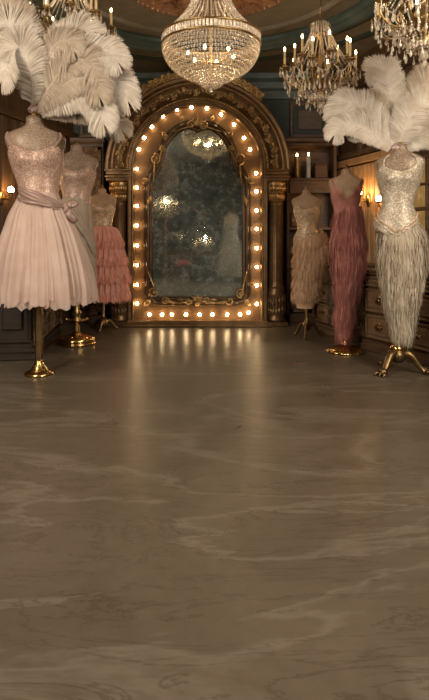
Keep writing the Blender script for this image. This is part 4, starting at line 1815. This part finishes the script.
def pillar_candle(label, loc, r, h, mat, tip=True):
    t = thing('pillar_candle', label, 'candle', loc)
    m = MB()
    m.lathe([(r * 1.25, 0), (r * 1.3, .012), (r * 1.02, .022), (r, .03), (r, h - .02), (r * .92, h), (r * .3, h - .006)], 24)
    obj('candle', m, mat, t)
    if tip:
        m = MB()
        m.ball((0, 0, h + .022), .012, 8, 8, (1, 1, 1.9))
        obj('flame', m, 'flame', t)


pillar_candle('thick gold pillar candle on the top shelf of the bookcase', shelf_at(297, 6.80, sz[0]), .036, .26, 'gilt')
pillar_candle('thin grey pillar candle on the top shelf of the bookcase', shelf_at(308.5, 6.80, sz[0]), .026, .27, 'steel_grey')
m_t = thing('storage_box', 'dark wooden box on the top shelf of the bookcase, beside the grey candle', 'box', shelf_at(320.5, 6.82, sz[0]))
m = MB()
m.box((0, 0, .08), (.15, .12, .16), .008)
obj('body', m, 'wood_h', m_t)
m = MB()
m.box((0, 0, .172), (.16, .13, .022), .006)
obj('lid', m, 'wood_h', m_t)


def jar(label, loc, r, h, mat='jar'):
    t = thing('jar', label, 'jar', loc)
    m = MB()
    m.lathe([(r * .8, 0), (r, .01), (r * 1.05, h * .4), (r * .95, h * .72), (r * .7, h * .8), (r * .72, h * .84)], 20)
    obj('body', m, mat, t)
    m = MB()
    m.lathe([(r * .76, h * .83), (r * .78, h * .88), (r * .4, h * .93), (r * .16, h * .95), (r * .2, h), (.002, h)], 18)
    obj('lid', m, 'wood_h', t)


jar('wide brown stoneware jar on the middle shelf of the bookcase', shelf_at(294, 6.80, sz[1]), .052, .19)
jar('plump brown jar on the lowest shelf of the bookcase, left of the labelled bottle', shelf_at(292.5, 6.78, sz[2]), .024, .09)
t = thing('wine_bottle', 'dark bottle with a pale paper label on the lowest shelf of the bookcase', 'bottle', shelf_at(297.5, 6.82, sz[2]))
m = MB()
m.lathe([(.030, 0), (.034, .008), (.034, .19), (.026, .225), (.013, .25), (.012, .31), (.015, .312), (.015, .325), (.01, .33)], 20)
obj('body', m, 'glass_dark', t)
m = MB()
m.lathe([(.0348, .06), (.0348, .15)], 20, cap=False)
obj('paper_label', m, 'label', t)
m = MB()
m.lathe([(.0155, .29), (.0158, .332), (.004, .336)], 14)
obj('cap', m, 'brass_old', t)
jar('little dark lidded jar on the lowest shelf, right of the labelled bottle', shelf_at(304.5, 6.80, sz[2]), .04, .11, 'glass_dark')
bottle('slim pale decanter on the middle shelf, right of the stoneware jar', shelf_at(303, 6.80, sz[1]), .22, .032, 'glass_pale')

# carved cupboard left of the mirror
t = thing('carved_cupboard', 'tall dark carved cupboard in the corner left of the bronze mirror', 'cupboard', (-1.41, 6.72, 0))
W, dp, H = .38, .25, 2.22
m = MB()
m.box((0, dp / 2 + .01, H / 2), (W, dp - .02, H), .008)
obj('carcass', m, 'wood', t)
m = MB()
m.box((0, dp / 2 - .01, H - .02), (W + .05, dp + .02, .07), .014)
obj('cornice', m, 'wood', t)
for z0, z1 in ((.10, .80), (.86, 2.12)):
    dm = MB()
    dm.box((0, .008, (z0 + z1) / 2), (W - .04, .03, z1 - z0), .006)
    for (bx, bz, sx, szz) in ((0, z0 + .025, W - .04, .05), (0, z1 - .025, W - .04, .05), (-W / 2 + .045, (z0 + z1) / 2, .05, z1 - z0), (W / 2 - .045, (z0 + z1) / 2, .05, z1 - z0)):
        dm.box((bx, -.01, bz), (sx, .02, szz), .006)
    do = obj('door', dm, 'carved_wood', t)
    cm = MB()
    for zz in np.arange(z0 + .12, z1 - .08, .16):
        for s_ in (-1, 1):
            spiral(cm, (s_ * .055, zz), .045, 1.6, .011, PI / 2, s_, -.012, tail=(0, zz - .10))
            leaf(cm, (0, zz), PI / 2 + s_ * .8, .09, .024, -.006, .014)
        cm.ball((0, -.014, zz + .07), .014, 8, 6)
    obj('carving', cm, 'bronze_dark', do)


# wall sconces
def sconce(label, px, py, a, b, inw):
    d_ = (b - a).normalized()
    nrm_ = Vector((-d_.y, d_.x, 0)) * inw
    # intersect view ray with the wall line shifted inwards
    k = (px - CX) / F
    Y = (a.x - a.y * d_.x / d_.y) / (k - d_.x / d_.y)
    p = Vector((k * Y, Y, 1 + (CY - py) / F * Y)) + nrm_ * .03
    ang_ = math.atan2(d_.y, d_.x) + (PI if inw > 0 else 0)
    t = thing('wall_sconce', label, 'wall lamp', p, ang_)
    m = MB()
    m.rings([[(r * .8 * cos(2 * PI * j / 20), y, -.08 + r * 1.5 * sin(2 * PI * j / 20)) for j in range(20)] for r, y in ((.05, .0), (.05, -.012), (.03, -.02), (.004, -.024))], True)
    obj('back_plate', m, 'brass_old', t)
    m = MB()
    m.tube(bez([(0, -.02, -.08), (0, -.10, -.12), (0, -.13, -.07), (0, -.12, -.035)], 10), .008, 7)
    m.lathe([(.012, -.045), (.026, -.034), (.03, -.024)], 14, (0, -.12, 0))
    obj('arm', m, 'brass_old', t)
    m = MB()
    m.ball((0, -.12, .0), .03, 16, 12)
    obj('globe_bulb', m, 'sconce_bulb', t)


sconce('lit globe sconce on the left wall, left of the blush tutu waist', -2, 190, LW0, LW1, 1)
sconce('lit globe sconce on the left wall, between the tutu form and the greige gown', 49, 183, LW0, LW1, 1)
sconce('lit globe sconce on the right wall, just left of the ivory gown waist', 391, 199, RW0, RW1, -1)
sconce('lit globe sconce on the right wall, behind the rose gown', 371, 193, RW0, RW1, -1)

# ------------------------------------------------------------------ the other end of the room, seen in the mirror
t = thing('dressing_table', 'dark dressing table with slender legs, dimly reflected in the bronze mirror', 'table', (-.45, -.95, 0))
m = MB()
m.box((0, 0, .72), (1.3, .5, .04), .01)
obj('table_top', m, 'wood_h', t)
m = MB()
m.box((0, 0, .63), (1.2, .42, .14), .008)
obj('apron', m, 'drawer', t)
for sx in (-1, 1):
    for sy in (-1, 1):
        m = MB()
        m.lathe([(.018, 0), (.026, .05), (.02, .10), (.03, .40), (.036, .60)], 14, (sx * .56, sy * .18, 0))
        obj('leg', m, 'wood', t)
t = thing('velvet_stool', 'round red velvet stool, dimly reflected in the bronze mirror', 'stool', (-.52, -.25, 0))
m = MB()
m.lathe([(.16, .40), (.20, .41), (.21, .45), (.19, .49), (.10, .51), (.01, .515)], 32)
obj('seat', m, 'red_velvet', t)
for k in range(4):
    a = PI / 4 + PI / 2 * k
    m = MB()
    m.tube(bez([(.14 * cos(a), .14 * sin(a), .42), (.20 * cos(a), .20 * sin(a), .25), (.15 * cos(a), .15 * sin(a), .1), (.20 * cos(a), .20 * sin(a), .012)], 10), .016, 8)
    obj('leg', m, 'wood', t)
for i, (x, y, h) in enumerate(((-.10, -.85, .22), (.02, -.98, .16), (-.24, -1.02, .28), (.13, -.86, .20), (-.6, -1.0, .3))):
    candlestick(('second-tallest', 'shortest', 'second-shortest', 'middling', 'tallest')[0:5][i] + ' brass candlestick on the dressing table, seen only in the mirror', (x, y, .7405), (.26, .16, .18, .22, .34)[i])
fx = thing('dress_form', 'pale feather-gowned dress form, seen only as a reflection in the bronze mirror', 'mannequin', (.62, -.35, 0), PI, GF)
fm = Form(.95, 1.2, 0)
fm.torso(fx, 'linen')
gw = Gown([(.12, 0, .30), (.5, 0, .25), (.95, 0, .18), (1.2, 0, .125), (1.45, 0, .16)], .8)
mb = MB()
rs = [[gw.pt(2 * PI * j / 48, .14 + 1.28 * i / 20, 0) for j in range(48)] for i in range(21)]
mb.rings(rs, True)
fringe(mb, gw, [(1.42 - .14 * k, 120, .22, .02, .008) for k in range(9)], 81, 1, .03)
obj('feather_gown', mb, 'whitefur', fx)
pole(fx, .03, .95, .02)
m = MB()
m.lathe([(.15, 0), (.15, .015), (.05, .04), (.03, .06)], 32)
obj('base', m, 'brass', fx)
t = thing('candelabra', 'tall floor candelabra, seen only as a reflection in the bronze mirror', 'candelabra', (-.95, -.55, 0))
m = MB()
m.lathe([(.14, 0), (.14, .015), (.04, .05), (.018, .08), (.018, 1.6), (.03, 1.65), (.01, 1.9)], 20)
obj('pole', m, 'brass_old', t)
for k in range(6):
    a = 2 * PI * k / 6
    m = MB()
    m.tube(bez([(0, 0, 1.6), (.15 * cos(a), .15 * sin(a), 1.5), (.25 * cos(a), .25 * sin(a), 1.6), (.25 * cos(a), .25 * sin(a), 1.75)], 10), .01, 6)
    ao = obj('arm', m, 'brass_old', t)
    m = MB()
    m.lathe([(.03, 1.74), (.03, 1.75), (.012, 1.75), (.012, 1.87), (.003, 1.88)], 12, (.25 * cos(a), .25 * sin(a), 0))
    obj('candle', m, 'wax', ao)
    m = MB()
    m.ball((.25 * cos(a), .25 * sin(a), 1.905), .008, 8, 8, (1, 1, 2))
    obj('flame', m, 'flame', ao)
t = thing('wall_shelf', 'dark wall shelf of bottles, dimly reflected in the bronze mirror', 'shelf', (-.1, FRONT + .002, 1.35))
for k in range(2):
    m = MB()
    m.box((0, .11, .45 * k), (1.7, .22, .03), .006)
    obj('shelf_board', m, 'wood_h', t)
for s_ in (-1, 1):
    m = MB()
    m.box((s_ * .84, .11, .3), (.03, .22, .7), .006)
    obj('side_panel', m, 'wood', t)


# ------------------------------------------------------------------ lights
def light(name, typ, loc, energy, color, size=.2, rot=None, **kw):
    l = bpy.data.lights.new(name, typ)
    l.energy = energy
    l.color = color
    if typ == 'AREA':
        l.shape = 'RECTANGLE'
        l.size, l.size_y = size
    else:
        l.shadow_soft_size = size
    for k, v in kw.items():
        setattr(l, k, v)
    o = bpy.data.objects.new(name, l)
    COL.objects.link(o)
    o.location = loc
    if rot:
        o.rotation_euler = rot
    return o


WARM = (1, .74, .46)
light('dome_chandelier_light', 'POINT', (dome_c[0], dome_c[1], 2.46), 8, WARM, .03)
for o in [o for o in bpy.data.objects if o.type == 'EMPTY' and o.name.startswith('candle_chandelier')]:
    light('candle_chandelier_light', 'POINT', (o.location.x, o.location.y, o.location.z + .66 * o.scale.x), 4, WARM, .025)
light('candelabra_light', 'POINT', (-.95, -.55, 1.95), 2.5, WARM, .03)
light('table_candle_light', 'POINT', (.0, -.92, 1.06), 3, WARM, .012)
# added fill: unseen area lights high at the sides and beside the camera
for sx in (-1, 1):
    src = Vector((sx * 1.95, 2.5, 2.92))
    q = Vector((-sx * .2, 6.0, .3)) - src
    light('added_high_fill', 'AREA', src, 44, (1, .84, .64), (.8, 1.2), q.to_track_quat('-Z', 'Y').to_euler())  # added fill with no lamp fitting, aimed at the back of the room
    light('added_down_fill', 'AREA', (sx * 2.1, 1.6, 2.95), 16, (1, .86, .69), (.7, 2.0), (0, math.radians(25) * sx, 0))  # added fill with no lamp fitting, brightens the near floor
    src = Vector((sx * 2.45, .2, 2.1))
    q = Vector((-sx * 1.2, 5.2, .2)) - src
    light('added_side_fill', 'AREA', src, 140, (1, .90, .76), (1.0, 1.5), q.to_track_quat('-Z', 'Y').to_euler())  # added fill with no window there, brightens gowns on the opposite side

w = bpy.data.worlds.new('world')
scene.world = w
w.use_nodes = True
w.node_tree.nodes['Background'].inputs[0].default_value = (.05, .045, .04, 1)
w.node_tree.nodes['Background'].inputs[1].default_value = .3

vs = scene.view_settings
vs.view_transform = 'Standard'
vs.look = 'None'
vs.gamma = 1
vs.use_curve_mapping = False
vs.exposure = 0.0
try:
    scene.cycles.use_denoising = True
    scene.cycles.max_bounces = 8
    scene.cycles.transparent_max_bounces = 16
    scene.cycles.sample_clamp_indirect = 6
except Exception:
    pass
bpy.context.view_layer.update()
